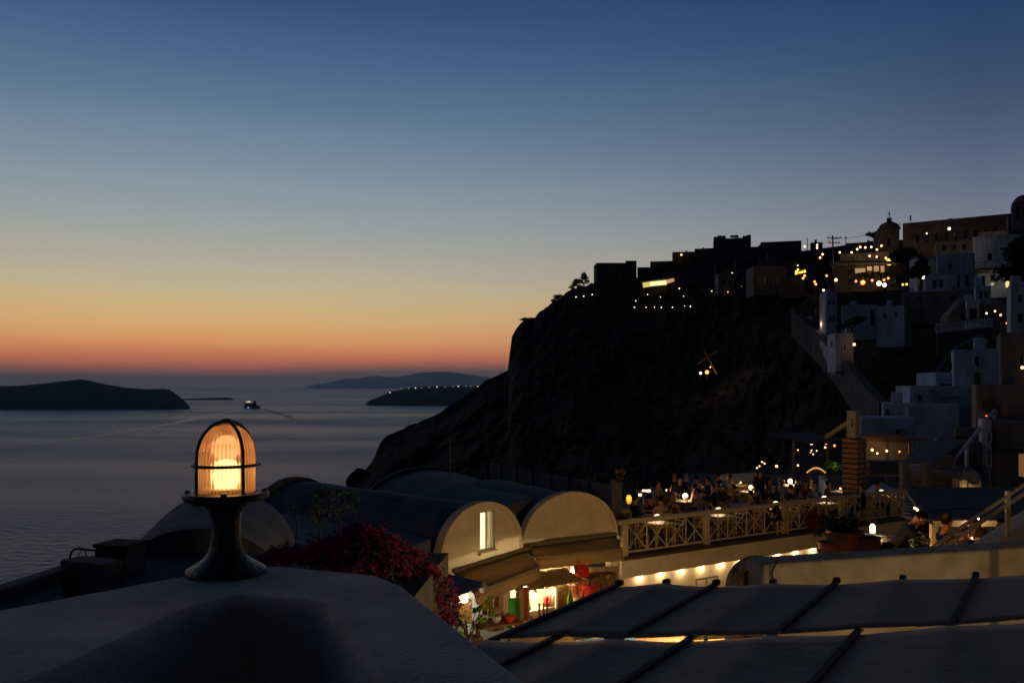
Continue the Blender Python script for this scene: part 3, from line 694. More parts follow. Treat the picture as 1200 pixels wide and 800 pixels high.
bulb(1011,331,'orange',.9,'large orange lamp in the middle of the taverna foot',Y=231,w=200)
for q in ((1058,333.5),(1062.5,333)): bulb(*q,'yellow',.4,'small yellow lamp of the pair right of the taverna under the trees','pair of yellow lamps under the trees',Y=200)
bulb(1082,325,'white',.5,'white lamp beside the white gabled house end',Y=172)
for q,l in (((1086,273.6),'small pale lamp at the left part of the long skyline building'),((1112.4,268),'bright pale lamp on the middle of the long skyline building')): bulb(*q,'white',.32 if q[0]<1100 else .6,l,'lamps on the long skyline building',Y=234)
for q in ((1156,367),(1166,364.5),(1172.6,369)): bulb(*q,'white',.17,'round white bulb hanging over the orange-walled terrace','bulbs over the orange-walled terrace',Y=106,post=False,w=12)
for q in ((1161.6,374),(1179.6,378.5)): bulb(*q,'orange',.15,'dim orange bulb low on the orange-walled terrace','orange bulbs of the orange-walled terrace',Y=106)
bulb(1001,403.5,'warm',.3,'warm lantern at the corner of the low white gully house',Y=124,w=16)
bulb(1198,430.5,'warm',.16,'small warm lamp on the plastered house at the right edge',Y=64.5,w=8)
bulb(821,437,'white',.5,'white lamp at the foot of the leaning cross',Y=yc-4,w=260)
bulb(832.5,430,'white',.25,'tiny lamp on the upright of the leaning cross',Y=yc-3,post=False)
bulb(828.5,436,'orange',.75,'dull orange lamp between the leaning cross and its white lamp',Y=yc-2,w=120)
light('cliff_fill',P(864,412,ground_Y(864,412)*.88),160,(1,.75,.45),.5)  # unfitted lights, down to the porch one, added to brighten the hillside
light('path_fill',P(962,380,155),60,(1,.6,.35),.3)
light('tavern_fill',P(1020,300,236),450,(1,.5,.2),.5)
light('tan_fill_a',P(1118,284,182),110,(1,.75,.4),.3)
light('tan_fill_b',P(1164,274,192),110,(1,.7,.4),.3)
light('porch_fill',P(1166,328,147),50,(1,.8,.5),.3)
# taverna inside: open bays with glowing back walls
tb=thing('lit_taverna','row of glowing open bays with dark figures under the taverna roof','taverna',P(1022,325,235))
for i,(x0,x1,y0,y1) in enumerate(((1002,1014,314.5,320),(1016,1022.5,312.5,317),(1024,1030.5,311.5,318),(1032,1041,311,319))):
    MB().box(P((x0+x1)/2,(y0+y1)/2,236.5),((x1-x0)*.236,.3,(y1-y0)*.236)).build('bay',emat('bay_glow%d'%i,(1,.62,.3),[.35,.45,.3,.35][i]),tb)
MB().box(P(1045,317,236.4),(1.2,.3,2.2)).build('glowing_pier',emat('pier_glow',(1,.6,.35),.9),tb)  # lamplight on the pier is put into its material as emission
MB().box(P(1014,308.5,233),(17,6,.5)).build('roof',M['housed'],tb)
mb=MB()
for px in (1001,1015,1023,1031,1042): mb.bar(P(px,309,234.5),P(px,335,234.5),.35,.35)
mb.build('post_row',M['woodframe'],tb)
mb=MB(); rnd=random.Random(4)
for i in range(26):
    p=P(rnd.uniform(1004,1042),rnd.uniform(320,323),rnd.uniform(232.5,234)); mb.ball(p,.35,5); mb.ball(p-Vector((0,0,.9)),.5,5,0,1.4)
o=mb.build('far_diners',M['sh_black']); tag(o,'crowd of dark figures inside the glowing taverna','crowd',None,'stuff')
# bright yellow lit terrace on the cliff, and the lit sign
t=thing('lit_terrace','bright yellow lit terrace room under a low roof on the clifftop','terrace',P(770,337,372))
MB().bar(P(753.5,334.2,372),P(761.5,333.0,372),.6,2.1).build('left_bay',emat('terrace_glow_a',(1,.75,.18),.75),t)
MB().bar(P(762,332.8,372),P(781,330.8,372),.6,1.9).build('middle_bay',emat('terrace_glow_b',(1,.8,.38),1.3),t)
MB().bar(P(782,330.0,372),P(790,327.6,372),.6,1.5).build('right_bay',emat('terrace_glow_c',(1,.55,.28),.55),t)
MB().bar(P(751,329.8,371),P(792,325,371),4,.5).build('roof',M['housed'],t)
t=thing('lit_sign','small tilted yellow lit sign on the slope left of the taverna','sign',P(938,324,262))
MB().bar(P(931.2,320.4,262.2),P(944.8,317.4,262.2),.1,1.7).build('sign_board',M['woodframe'],t)
mb=MB()  # unreadable run of strokes like the lettering's silhouette
def st(x0,y0,x1,y1): mb.bar(P(x0,y0,261.9),P(x1,y1,261.9),.2,.33)
st(932.0,317.6,934.6,317.4); st(934.4,317.8,932.6,319.2); st(932.4,319.2,934.8,319.8); st(934.8,320.3,932.1,321.6); st(932.2,317.6,932.3,321.8)
for k in range(4):
    x=936+k*1.75; y=320.2-k*.42; st(x,y,x+1.2,y-.3); st(x,y-1.2,x+1.2,y-1.5); st(x+.1,y+.1,x+.1,y-1.4); st(x+1.2,y-.2,x+1.2,y-1.6)
st(942.4,316.4,943.4,319.4); st(943.6,316.2,943.9,319.2)
mb.build('lettering',emat('sign_glow',(1,.70,.06),1.3),t)

exec_after=[]
# ------------------------------------------------------------------ our own parapet and the lamp
ZP=-.46
outer=[(-2.2,.2),(-1.06,1.77),(-.74,2.16),(-.60,2.20),(-.325,2.09),(-.25,1.985),(0.043,1.30),(.37,.45),(.53,.0)]
inner=[(.22,.0),(.1,.45),(-.18,1.30),(-.40,1.79),(-.46,1.83),(-.60,1.865),(-.66,1.77),(-.74,1.32),(-1.2,.2)]
mb=MB(); mb.prism(outer+inner,-7.5,ZP)
pw=mb.build('parapet_wall',M['wall_top'],bevel=.024,seg=5,origin=(-.5,1.5,-7.5)); tag(pw,'thick white plastered parapet corner in front, carrying the lit lamp','wall')
struct(MB().prism([(-1.19,.2),(-.76,1.3),(-.67,1.76),(-.6,1.85),(-.46,1.82),(-.41,1.78),(-.2,1.3),(.08,.45),(.2,0.02),(-1.1,.02)],-1.7,-1.6).build('terrace_ground',M['floor']))

hw=thing('terrace_house','unseen dark wall added behind the viewpoint to shade the parapet','house',(0,-1.4,-7.4)); MB().box((0,-1.7,-2.2),(11,.6,10.4)).build('wall',M['housed'],hw)  # added out of view to darken the parapet's inner face
lx,ly=-.7035,2.10
lamp=thing('pier_lamp','lit caged bulkhead lamp on a black flared pedestal atop the parapet','lamp',(lx,ly,ZP))
c=Vector((lx,ly,ZP))
MB().lathe(c,[(.001,-.004),(.092,-.004),(.096,.004),(.095,.011),(.084,.018),(.066,.03),(.0525,.041),(.0445,.053),(.039,.068),(.0355,.09),(.0335,.115),(.034,.135),(.037,.152),(.044,.168),(.054,.181),(.064,.191),(.066,.196),(.001,.196)],40).build('pedestal',M['ironblue'],lamp,smooth=True)
fl=MB().lathe(c,[(.001,.192),(.064,.190),(.098,.193),(.103,.198),(.103,.206),(.099,.211),(.076,.213),(.074,.209),(.001,.209)],48).build('flange',M['black'],lamp,smooth=False)
mb=MB()
for k in range(4):
    a=R(15+90*k); mb.lathe(c+Vector((.089*math.cos(a),.089*math.sin(a),.208)),[(.008,0),(.008,.007),(.005,.010),(.001,.010)],8)
mb.build('bolt_heads',M['black'],fl)
def glass_mat(tint,tl):
    m=bpy.data.materials.new('ribbed_amber_glass'); m.use_nodes=True; nt=m.node_tree
    for n in list(nt.nodes): nt.nodes.remove(n)
    tr=nt.nodes.new('ShaderNodeBsdfTransparent'); tr.inputs[0].default_value=(*tint,1)
    tl_=nt.nodes.new('ShaderNodeBsdfTranslucent'); tl_.inputs[0].default_value=(*tl,1)
    gl=nt.nodes.new('ShaderNodeBsdfGlossy'); gl.inputs['Roughness'].default_value=.12
    m1=nt.nodes.new('ShaderNodeMixShader')
    tc=nt.nodes.new('ShaderNodeTexCoord'); sp=nt.nodes.new('ShaderNodeSeparateXYZ'); nt.links.new(tc.outputs['Object'],sp.inputs[0])
    def mm(op,a,b=None):
        n=nt.nodes.new('ShaderNodeMath'); n.operation=op
        for i,x in enumerate((a,b)):
            if x is None: continue
            if isinstance(x,(int,float)): n.inputs[i].default_value=x
            else: nt.links.new(x,n.inputs[i])
        return n.outputs[0]
    rib=mm('SINE',mm('MULTIPLY',mm('ARCTAN2',sp.outputs[1],sp.outputs[0]),44))
    band=mm('SUBTRACT',1,mm('MINIMUM',1,mm('MULTIPLY',mm('ABSOLUTE',mm('SUBTRACT',sp.outputs[2],.333)),90)))  # bright prism reflection put in as a band of extra translucency
    low=mm('GREATER_THAN',.345,sp.outputs[2])
    rr=mm('ADD',mm('ADD',.40,mm('MULTIPLY',mm('MULTIPLY',rib,.24),low)),mm('MULTIPLY',band,.25))
    nt.links.new(rr,m1.inputs[0])
    m2=nt.nodes.new('ShaderNodeMixShader'); lw=nt.nodes.new('ShaderNodeLayerWeight'); lw.inputs[0].default_value=.25
    rf=nt.nodes.new('ShaderNodeBsdfRefraction'); rf.inputs['Color'].default_value=(*tint,1); rf.inputs['Roughness'].default_value=.55; rf.inputs['IOR'].default_value=1.12
    m0=nt.nodes.new('ShaderNodeMixShader'); m0.inputs[0].default_value=.66; nt.links.new(tr.outputs[0],m0.inputs[1]); nt.links.new(rf.outputs[0],m0.inputs[2])
    nt.links.new(m0.outputs[0],m1.inputs[1]); nt.links.new(tl_.outputs[0],m1.inputs[2])
    mu=nt.nodes.new('ShaderNodeMath'); mu.operation='MULTIPLY'; mu.inputs[1].default_value=.5; nt.links.new(lw.outputs['Fresnel'],mu.inputs[0])
    nt.links.new(mu.outputs[0],m2.inputs[0]); nt.links.new(m1.outputs[0],m2.inputs[1]); nt.links.new(gl.outputs[0],m2.inputs[2])
    o=nt.nodes.new('ShaderNodeOutputMaterial'); nt.links.new(m2.outputs[0],o.inputs[0]); return m
M['glass']=glass_mat((1,.88,.74),(.72,.40,.20))
prof=[(.0685,.212),(.0688,.30),(.0675,.318),(.0635,.338),(.056,.356),(.044,.371),(.028,.381),(.010,.385),(.0005,.386)]
MB().lathe(c,prof,84,0,.016).build('glass_dome',M['glass'],lamp,smooth=False)
MB().lathe(c,[(.024,.209),(.024,.225),(.030,.235),(.030,.262),(.0285,.280),(.021,.292),(.001,.296)],20).build('bulb',E['bulb'],lamp,smooth=True)
MB().lathe(c,[(.05,.211),(.052,.216),(.05,.221),(.03,.222),(.001,.222)],24).build('lamp_holder',M['whiteframe'],lamp)
for k in range(4):
    a=R(-41.5+90*k); u=Vector((math.cos(a),math.sin(a),0))
    pts=[c+u*.0775+Vector((0,0,.21)),c+u*.0775+Vector((0,0,.26)),c+u*.0770+Vector((0,0,.305))]
    for q in range(1,10):
        th=R(q*10); pts.append(c+u*(.0770*math.cos(th))+Vector((0,0,.305+.090*math.sin(th))))
    MB().tube(pts,.0042,8).build('cage_rib',M['black'],lamp,smooth=True)
ring=[c+Vector((.0785*math.cos(2*math.pi*k/40),.0785*math.sin(2*math.pi*k/40),.282)) for k in range(41)]
MB().tube(ring,.0042,8).build('cage_ring',M['black'],lamp,smooth=True)
MB().lathe(c,[(.001,.388),(.013,.390),(.014,.397),(.008,.402),(.001,.402)],14).build('cage_boss',M['black'],lamp,smooth=True)
for ch_ in [x for x in bpy.data.objects if x.parent==lamp]: ch_.scale=(1,1,.945)
light('lamp_bulb_light',c+Vector((0,0,.305)),.11,(1,.48,.19),.034)  # extra light above the bulb, added for upper glow and wall patch
light('lamp_bulb_light',c+Vector((0,0,.238)),3.0,(1,.46,.18),.034)

# ------------------------------------------------------------------ rooftops on the left
Y0=11
t=thing('rooftop','dark flat rooftop with a sloping parapet at the lower left','rooftop',P(60,690,12))
mb=MB(); a=Vector((-6.6,9.8,-2.36)); b=Vector((-6.0,13.4,-2.42))
mb.bar(a-Vector((.1,2,0.72)),b-Vector((0,0,.69)),.28,1.2); mb.build('parapet',M['greywall'],t,bevel=.03)
MB().prism([(-6.5,6),(-1.5,7),(-1.0,13.4),(-5.9,13.4)],-7.4,-2.62).build('roof_slab',M['darkroof'],t)
p=P(108,677,10.6)
ac=thing('air_conditioner','boxy outdoor air conditioner with a round fan on the dark rooftop','air conditioner',Vector((p.x,p.y,-2.62)))
w_=.72; q=Vector((p.x,p.y,-2.62)); rz=R(-24)
Rz=Matrix.Rotation(rz,3,'Z')
MB().box(q+Vector((0,0,.24)),(w_,.34,.44),rz).build('casing',M['greywall'],ac,bevel=.015)
mb=MB(); cc=q+Rz@Vector((-.17,-.175,.23))
n=24; mb.add([cc+Rz@Vector((.17*math.cos(2*math.pi*i/n),-.01,.17*math.sin(2*math.pi*i/n))) for i in range(n)]+[cc+Rz@Vector((.17*math.cos(2*math.pi*i/n),.02,.17*math.sin(2*math.pi*i/n))) for i in range(n)],[tuple(range(n))]+[(i,(i+1)%n,n+(i+1)%n,n+i) for i in range(n)])
mb.build('fan_opening',M['pane'],ac)
mb=MB()
for r_ in (.05,.1,.15): mb.tube([cc+Rz@Vector((r_*math.cos(2*math.pi*i/20),-.03,r_*math.sin(2*math.pi*i/20))) for i in range(21)],.004,4)
mb.build('fan_grille',M['greywall'],ac)
mb=MB(); mb.box(q+Rz@Vector((-.25,0,.01)),(.06,.36,.05),rz); mb.box(q+Rz@Vector((.25,0,.01)),(.06,.36,.05),rz); mb.build('feet',M['black'],ac)
p=Vector((-5.55,12.1,-2.62))
rb=thing('roof_box','squat chimney box with a dark red recess on the dark rooftop','chimney',p)
MB().box(p+Vector((0,0,.18)),(.5,.45,.36),R(-12)).build('body',M['greywall'],rb,bevel=.02)
MB().box(p+Vector((0,0,.385)),(.54,.49,.045),R(-12)).build('cap',M['darkroof'],rb,bevel=.01)
MB().box(p+Vector((.08,-.235,.17)),(.17,.04,.28),R(-12)).build('recess',mat('dark_red_recess',(.05,.012,.012),.8),rb)
pr=thing('pipe_rail','bent thin pipe rail beside the squat chimney box','railing',P(82,662,12.2))
pts=[P(82,663,12.2),P(82,652,12.2),P(84,646,12.2),P(88,643,12.2),P(94,642.5,12.2),P(104,644,12.2),P(118,645,12.2)]
MB().tube(pts,.017,8).build('pipe',M['black'],pr,smooth=True)
mb=MB(); mb.tube([P(96,643,12.2),P(90,654,12.2),P(87,662,12.2)],.007,6); mb.tube([P(99,644,12.2),P(101,650,12.2),P(106,654,12.2)],.007,6); mb.build('loose_wire',M['black'],pr)

# ------------------------------------------------------------------ vaulted roofs
def vault(name,label,a,b,hw,rise,zs,m,zfloor=-7.4,rim=True,n=28,cat='building',profile=None):
    """barrel-vaulted building; a, b: ends of the springing axis (x,y), hw half width, springing height zs"""
    t=thing(name,label,cat,(a[0],a[1],zfloor)); A=Vector((*a,0)); B=Vector((*b,0)); d=(B-A).normalized(); sd=Vector((d.y,-d.x,0))
    def arc(o,hw_,rise_,dz=0): return [o+sd*(math.cos(math.pi*i/n)*hw_)+Vector((0,0,zs+dz+math.sin(math.pi*i/n)*rise_)) for i in range(n+1)]
    mb=MB(); Lh=(B-A).length; K=10
    mb.sheet([arc(A+d*(Lh*k/K),hw,rise+.02*math.sin(k*1.7)) for k in range(K+1)])
    mb.build('vault_roof',M[m],t,smooth=True)
    mb=MB()
    for o in (A,B):
        r=arc(o,hw-.01,rise-.01); mb.add(r+[o-sd*hw+Vector((0,0,zfloor)),o+sd*hw+Vector((0,0,zfloor))],[tuple(range(n+3))])
    for sg in (-1,1): mb.add([A+sd*hw*sg+Vector((0,0,zfloor)),B+sd*hw*sg+Vector((0,0,zfloor)),B+sd*hw*sg+Vector((0,0,zs)),A+sd*hw*sg+Vector((0,0,zs))],[(0,1,2,3)])
    mb.build('wall',M[m],t)
    if rim:
        mb=MB()
        for o in (B,):
            r0=arc(o-d*.12,hw+.12,rise+.12); r1=arc(o+d*.12,hw+.12,rise+.12); r2=arc(o+d*.12,hw-.03,rise-.03); r3=arc(o-d*.12,hw-.03,rise-.03)
            mb.sheet([r0,r1,r2,r3,r0])
        mb.build('rim',M['greywall'],t,smooth=False)
    return t
# far-left low vault with a vent
v4=vault('vaulted_house','low blue-grey barrel vault behind the lamp pedestal on the left',(-5.05,13.6),(-6.3,18.6),1.55,1.45,-3.72,'blueroof',rim=False)
MB().lathe(Vector((-5.9,16.6,-2.36)),[(.3,-.3),(.3,.06),(.36,.07),(.36,.14),(.05,.2),(.001,.2)],16).build('roof_vent',M['black'],v4)
# vault of the window arch, running back to the left
F1=Vector((-1.79,21.1,0)); d1=Vector((.669,.743,0)); n1=Vector((.743,-.669,0)); W1=3.10
F2=Vector((.28,23.4,0)); d2=Vector((.866,.5,0)); n2=Vector((.5,-.866,0)); W2=3.26
ZS=-4.44; ZF=-7.38
m1=F1+d1*W1/2; m2=F2+d2*W2/2
e1=m1-n1*.34; b1=m1-n1*8.6
va=vault('vaulted_house','blue-grey barrel vault running back from the arch with the lit window',(e1.x,e1.y),(b1.x,b1.y),W1/2-.06,1.36,ZS-.02,'blueroof',zfloor=ZS-.3)
# broad vault behind both arches
vc=vault('vaulted_house','broad dark blue barrel vault behind the two cream arches',(m2.x-n2.x*.1-.9,m2.y-n2.y*.1+.3),(-3.35,33.0),2.55,1.62,-4.85,'blueroof',zfloor=-7.5)
vb=vault('vaulted_house','short vault running back from the blank cream arch',(m2.x-n2.x*.3,m2.y-n2.y*.3),(m2.x-n2.x*5,m2.y-n2.y*5),W2/2-.06,1.36,ZS-.02,'blueroof',zfloor=ZS-.3,rim=False)
# roof slab between low vault and first long vault
struct_=MB().prism([(-7.5,18.7),(-3.9,16),(-2.0,20.9),(-6.5,27)],-7.4,-3.75).build('roof_slab',M['blueroof']); tag(struct_,'flat blue-grey roof between the low vault and the long vaults','rooftop')
t=thing('roof_antenna','thin pole with a cluster of aerials above the broad dark vault','antenna',P(527.5,551,31)); b=P(527.5,552,31)
MB().tube([b-Vector((0,0,.6)),b+Vector((0,0,1.2))],.03,6).build('pole',M['grey'],t)
mb=MB()
for k in range(6): mb.bar(b+Vector((-.35+.1*k,0,.85+.05*k)),b+Vector((-.35+.1*k,.25,1.0+.06*k)),.02,.02)
mb.bar(b+Vector((-.42,0,.95)),b+Vector((.2,.0,1.15)),.03,.03); mb.build('aerial',M['grey'],t)

# ------------------------------------------------------------------ arched shop fronts
def arch_pts(o,d,wd,zs,rise,n=30):
    return [o+d*(wd/2+math.cos(math.pi*i/n)*wd/2)+Vector((0,0,zs+rise*math.sin(math.pi*i/n)**.92)) for i in range(n+1)]
def arch_front(label,F,d,nn,W,rise,hole=None):
    t=thing('arched_house',label,'building',F+d*W/2+Vector((0,0,ZF)))
    th=.24
    mb=MB(); top=arch_pts(F,d,W,ZS,rise); bl_=F+Vector((0,0,-5.0)); br_=F+d*W+Vector((0,0,-5.0))
    poly=top+[bl_,br_]
    if hole is None:
        n=len(poly); mb.add(poly+[p-nn*th for p in poly],[tuple(range(n)),tuple(range(2*n-1,n-1,-1))]+[(i,(i+1)%n,n+(i+1)%n,n+i) for i in range(n)])
    else:                                # ring of quads from the outline to the window hole
        hx,hz,hw,hh=hole; hc=F+d*hx+Vector((0,0,hz)); n=len(poly); inn=[]
        for p in poly:
            q=p-hc; u=q.dot(d); v=q.z; s_=1/max(abs(u)/(hw/2),abs(v)/(hh/2),1e-6); inn.append(hc+d*(u*s_)+Vector((0,0,v*s_)))
        # exact corners of the hole
        for cu,cv in ((1,1),(-1,1),(-1,-1),(1,-1)):
            k=min(range(n),key=lambda i:((inn[i]-hc).dot(d)-cu*hw/2)**2+((inn[i]-hc).z-cv*hh/2)**2); inn[k]=hc+d*(cu*hw/2)+Vector((0,0,cv*hh/2))
        vs=poly+inn+[p-nn*th for p in poly]+[p-nn*th for p in inn]
        fs=[]
        for i in range(n):
            j=(i+1)%n
            fs+= [(i,j,n+j,n+i),(2*n+j,2*n+i,3*n+i,3*n+j),(n+i,n+j,3*n+j,3*n+i),(j,i,2*n+i,2*n+j)]
        mb.add(vs,fs)
    wl=mb.build('facade',M['cream'],t)
    mb=MB(); o=arch_pts(F-d*.0,d,W,ZS,rise); ii=arch_pts(F+d*.13,d,W-.26,ZS,rise-.12)
    mb.sheet([[p+nn*.003 for p in o],[p+nn*.035 for p in o],[p+nn*.035 for p in ii],[p+nn*.003 for p in ii]]); mb.build('arch_band',M['cream'],wl)
    # piers, lintel and the room behind
    for s0 in (0.0,W-.22):
        a=F+d*(s0+.11)-nn*.12; MB().box(a+Vector((0,0,(ZF-5.0)/2)),(.24,.24,-5.0-ZF),math.atan2(d.y,d.x)).build('pier',M['cream'],t)
    ang=math.atan2(d.y,d.x); bc=F+d*W/2-nn*2.6
    MB().box(bc+Vector((0,0,(ZF-4.9)/2)),(W,.12,-4.9-ZF),ang).build('back_wall',M['cream'],t)
    MB().box(F+d*W/2-nn*1.36+Vector((0,0,-4.93)),(W,2.4,.1),ang).build('shop_ceiling',M['cream'],t)
    return t
hole=(1.72,-3.79,.56,1.02)
s1=arch_front('cream arched house front with a lit window above its awning',F1,d1,n1,W1,1.42,hole)
ang1=math.atan2(d1.y,d1.x); ang2=math.atan2(d2.y,d2.x)
hc=F1+d1*hole[0]+Vector((0,0,hole[1]))
wi=MB()
for u,v,sx,sz in ((-.28,0,.06,1.02),(.28,0,.06,1.02),(0,.51,.62,.06),(0,-.51,.62,.07)): wi.box(hc+d1*u+Vector((0,0,v))-n1*.10,(sx,.10,sz),ang1)
wf=wi.build('window_frame',M['whiteframe'],s1)
MB().box(hc-d1*.10-n1*.14,(.34,.03,.96),ang1).build('pane',E['litwin'],wf)
mb=MB(); 
for u,v,sx,sz in ((.0,0,.05,.96),(.24,0,.05,.96)): mb.box(hc+d1*u+Vector((0,0,v))-n1*.06,(sx,.05,sz),ang1)
mb.build('casement',M['whiteframe'],wf)
MB().box(hc+d1*.16-n1*.16,(.24,.03,.96),ang1).build('dim_pane',emat('dim_pane_glow',(.75,.70,.42),.30),wf)
MB().box(hc+Vector((0,0,-.57))+n1*.02,(.72,.16,.06),ang1).build('sill',M['cream'],wf)
s2=arch_front('blank cream arched front beside the restaurant balcony',F2,d2,n2,W2,1.44)
# ledge under the blank arch
MB().bar(F2+d2*.05+Vector((0,0,ZS+.02))+n2*.05,F2+d2*W2+Vector((0,0,ZS+.02))+n2*.05,.12,.10).build('ledge',M['cream'],s2)
# awnings
def awning(label,tl,tr,bl,br,val=.27):
    t=thing('shop_awning',label,'awning',(tl+br)/2)
    rows=[]
    for k in range(7):
        f=k/6; rows.append([ (tl.lerp(tr,j/10)).lerp(bl.lerp(br,j/10),f)+Vector((0,0,-.06*math.sin(math.pi*f)-.015*math.sin(j*2.2)*f)) for j in range(11)])
    MB().sheet(rows).build('canvas',M['awning'],t,smooth=True,solid=.02)
    rows=[]
    for f in (0,.5,1): rows.append([bl.lerp(br,j/20)+Vector((0,0,-.02-val*f+.012*math.cos(j*2)*f))+Vector((.05,-.05,0))*f for j in range(21)])
    MB().sheet(rows).build('valance',M['valance'],t,smooth=True,solid=.015)
    MB().tube([bl+Vector((0,0,.0)),br+Vector((0,0,.0))],.035,8).build('front_bar',M['valance'],t)
    MB().tube([tl+Vector((0,0,.05)),tr+Vector((0,0,.05))],.06,8).build('roller',M['awning'],t)
    return t
awning('taupe canvas awning under the arch with the lit window',P(531,671,21.0),P(622,643,22.9),P(556,695,19.4),P(632,664,21.5),.24)
awning('taupe canvas awning under the blank arch',P(614,641,23.1),P(722,627.5,24.8),P(628,653,21.9),P(729,643,23.6),.28)
# dark blue canvas corner beside the flowers
dk=thing('dark_awning','dark blue pointed canvas awning between flowers and first arch','awning',P(540,684,17.6))
mb=MB(); mb.add([P(505,668,19.6),P(573,684.5,17.4),P(536,698,16.4),P(480,690,17.4)],[(0,1,2,3)]); mb.build('canvas',mat('navy_canvas',(.05,.065,.10),.9,.15,3),dk,solid=.03)
MB().tube([P(536,699,16.4),P(536,699,16.4)-Vector((0,0,3.3))],.035,8).build('post',M['grey'],dk)

# ------------------------------------------------------------------ shop goods
rnd=random.Random(11)
def hang_cloth(label,c,wd,ht,m,name='hanging_cloth',cat='cloth',fold=.05,tilt=0,group=None):
    rows=[]
    for k in range(8):
        f=k/7; rows.append([Vector((c.x+(j/8-.5)*wd*(1-.25*math.sin(f*3)*.3)+tilt*f, c.y+.03*math.sin(j*1.9+f)*fold*20*(.3+f), c.z-ht*f)) for j in range(9)])
    o=MB().sheet(rows).build(name,M[m],smooth=True,solid=.012); return tag(o,label,cat,group)
def bag(label,c,wd,ht,m,dp=.12):
    t=thing('hanging_bag',label,'bag',c-Vector((0,0,ht)))
    mb=MB(); rws=[]
    for k in range(7):
        f=k/6; a=wd/2*(.72+.34*math.sin(f*2.4)); d_=dp*(.35+.7*f)
        rws.append([c+Vector((a*math.cos(2*math.pi*j/14),d_*math.sin(2*math.pi*j/14),-ht*f+.02*math.sin(j*2.1))) for j in range(15)])
    mb.sheet(rws); mb.add(rws[-1][:-1],[tuple(range(14))]); mb.build('body',M[m],t,smooth=True)
    for s_ in (-.3,.3):
        MB().tube([c+Vector((s_*wd-.04,0,-.02)),c+Vector((s_*wd*.5,0,.16)),c+Vector((s_*wd+.04,0,-.02))],.012,6).build('handle',M[m],t)
    return t
yb_=22.6
bag('red cloth bag hanging right under the second awning',P(682,662,22.4),.42,.62,'red')
bag('darker red bag with a long strap hanging below the red one',P(690,686,21.9),.40,.58,'red',.16)
hang_cloth('pale cloth hanging at the corner right of the red bag',P(699,664,22.9),.55,.40,'tan')
hang_cloth('second pale cloth hanging beside the corner pier',P(715,663,23.2),.48,.75,'valance')
hang_cloth('bright green dress hanging on the shop rack',P(602,700,20.6),.36,.75,'green',name='green_dress',cat='dress',fold=.08)
hang_cloth('cream shawl hanging left of the green dress',P(592,692,20.4),.16,.85,'cloth')
hang_cloth('rust brown scarf beside the green dress',P(608,693,20.9),.14,.95,'rust')
for i,(x,y,l,mm,lb_) in enumerate(((575,700,.8,'tan','tan scarf at the left end of the clothes rack'),(582,697,.85,'wood','brown scarf on the left part of the clothes rack'),(587,694,.9,'tan','beige scarf next to the cream shawl'),(612,690,.95,'tan','straw-coloured scarf close to the lit cabinet'),(616,688,.9,'rust','reddish scarf nearest the lit cabinet'),(568,704,.6,'wood','short dark scarf by the potted plant'))): hang_cloth(lb_,P(x,y,20.3),.13,l,mm,'hanging_scarf','scarf')
rk=thing('clothes_rack','metal clothes rack carrying scarves and a green dress under the awning','rack',P(590,760,20.45))
a=P(562,703,20.2); b=P(620,684,20.8)
MB().tube([a,b],.02,8).build('rail',M['grey'],rk)
for q in (a,b): MB().tube([q,Vector((q.x,q.y,ZF))],.02,8).build('post',M['grey'],rk)
hang_cloth('long red garment at the foot of the rack beside the lit cabinet',P(612,722,20.4),.5,.6,'rust',name='red_garment',cat='garment')
# bright lit cabinet with a wavy cornice, shelves and small goods
cp_=P(641,715,21.6); ang=math.atan2(.35,.94); cd_=Vector((math.cos(ang),math.sin(ang),0)); cn_=Vector((math.sin(ang),-math.cos(ang),0))
cb=thing('display_cabinet','bright lit white display cabinet with a wavy glowing cornice','cabinet',Vector((cp_.x,cp_.y,ZF)))
A_=P(617,690,21.3); B_=P(672,684,22.2)
zt=(A_.z+B_.z)/2; 
cw=(B_-A_); cw.z=0; Wc=cw.length; cu=cw.normalized(); cnn=Vector((cu.y,-cu.x,0)); base_=Vector((A_.x,A_.y,0))
ca=math.atan2(cu.y,cu.x)
MB().box(base_+cu*Wc/2-cnn*.45+Vector((0,0,(zt+ZF)/2)),(Wc,.06,zt-ZF),ca).build('back_panel',M['cream'],cb)
for s_,mm in ((.0,'whiteframe'),(Wc*.64,'whiteframe'),(Wc,'tabwood')): MB().box(base_+cu*s_-cnn*.22+Vector((0,0,(zt+ZF)/2)),(.07,.44,zt-ZF),ca).build('side_panel',M[mm],cb)
for zz in (-.55,-1.0,-1.45): MB().box(base_+cu*Wc*.32-cnn*.22+Vector((0,0,zt+zz)),(Wc*.6,.4,.03),ca).build('shelf',M['whiteframe'],cb)
pts=[base_+cu*(Wc*k/24)+cnn*.03+Vector((0,0,zt+.06*math.sin(k/24*2*math.pi*1.6+.6))) for k in range(25)]
MB().tube(pts,.03,8).build('cornice',emat('cornice_glow',(1,.82,.48),1.4),cb,smooth=True)
MB().box(base_+cu*Wc*.86-cnn*.2+Vector((0,0,(zt+ZF)/2-.1)),(Wc*.2,.05,zt-ZF-.25),ca).build('wooden_shutter',M['tabwood'],cb)
light('cabinet_light',base_+cu*Wc*.3+cnn*.02+Vector((0,0,zt-.12)),52,(1,.78,.42),.06)
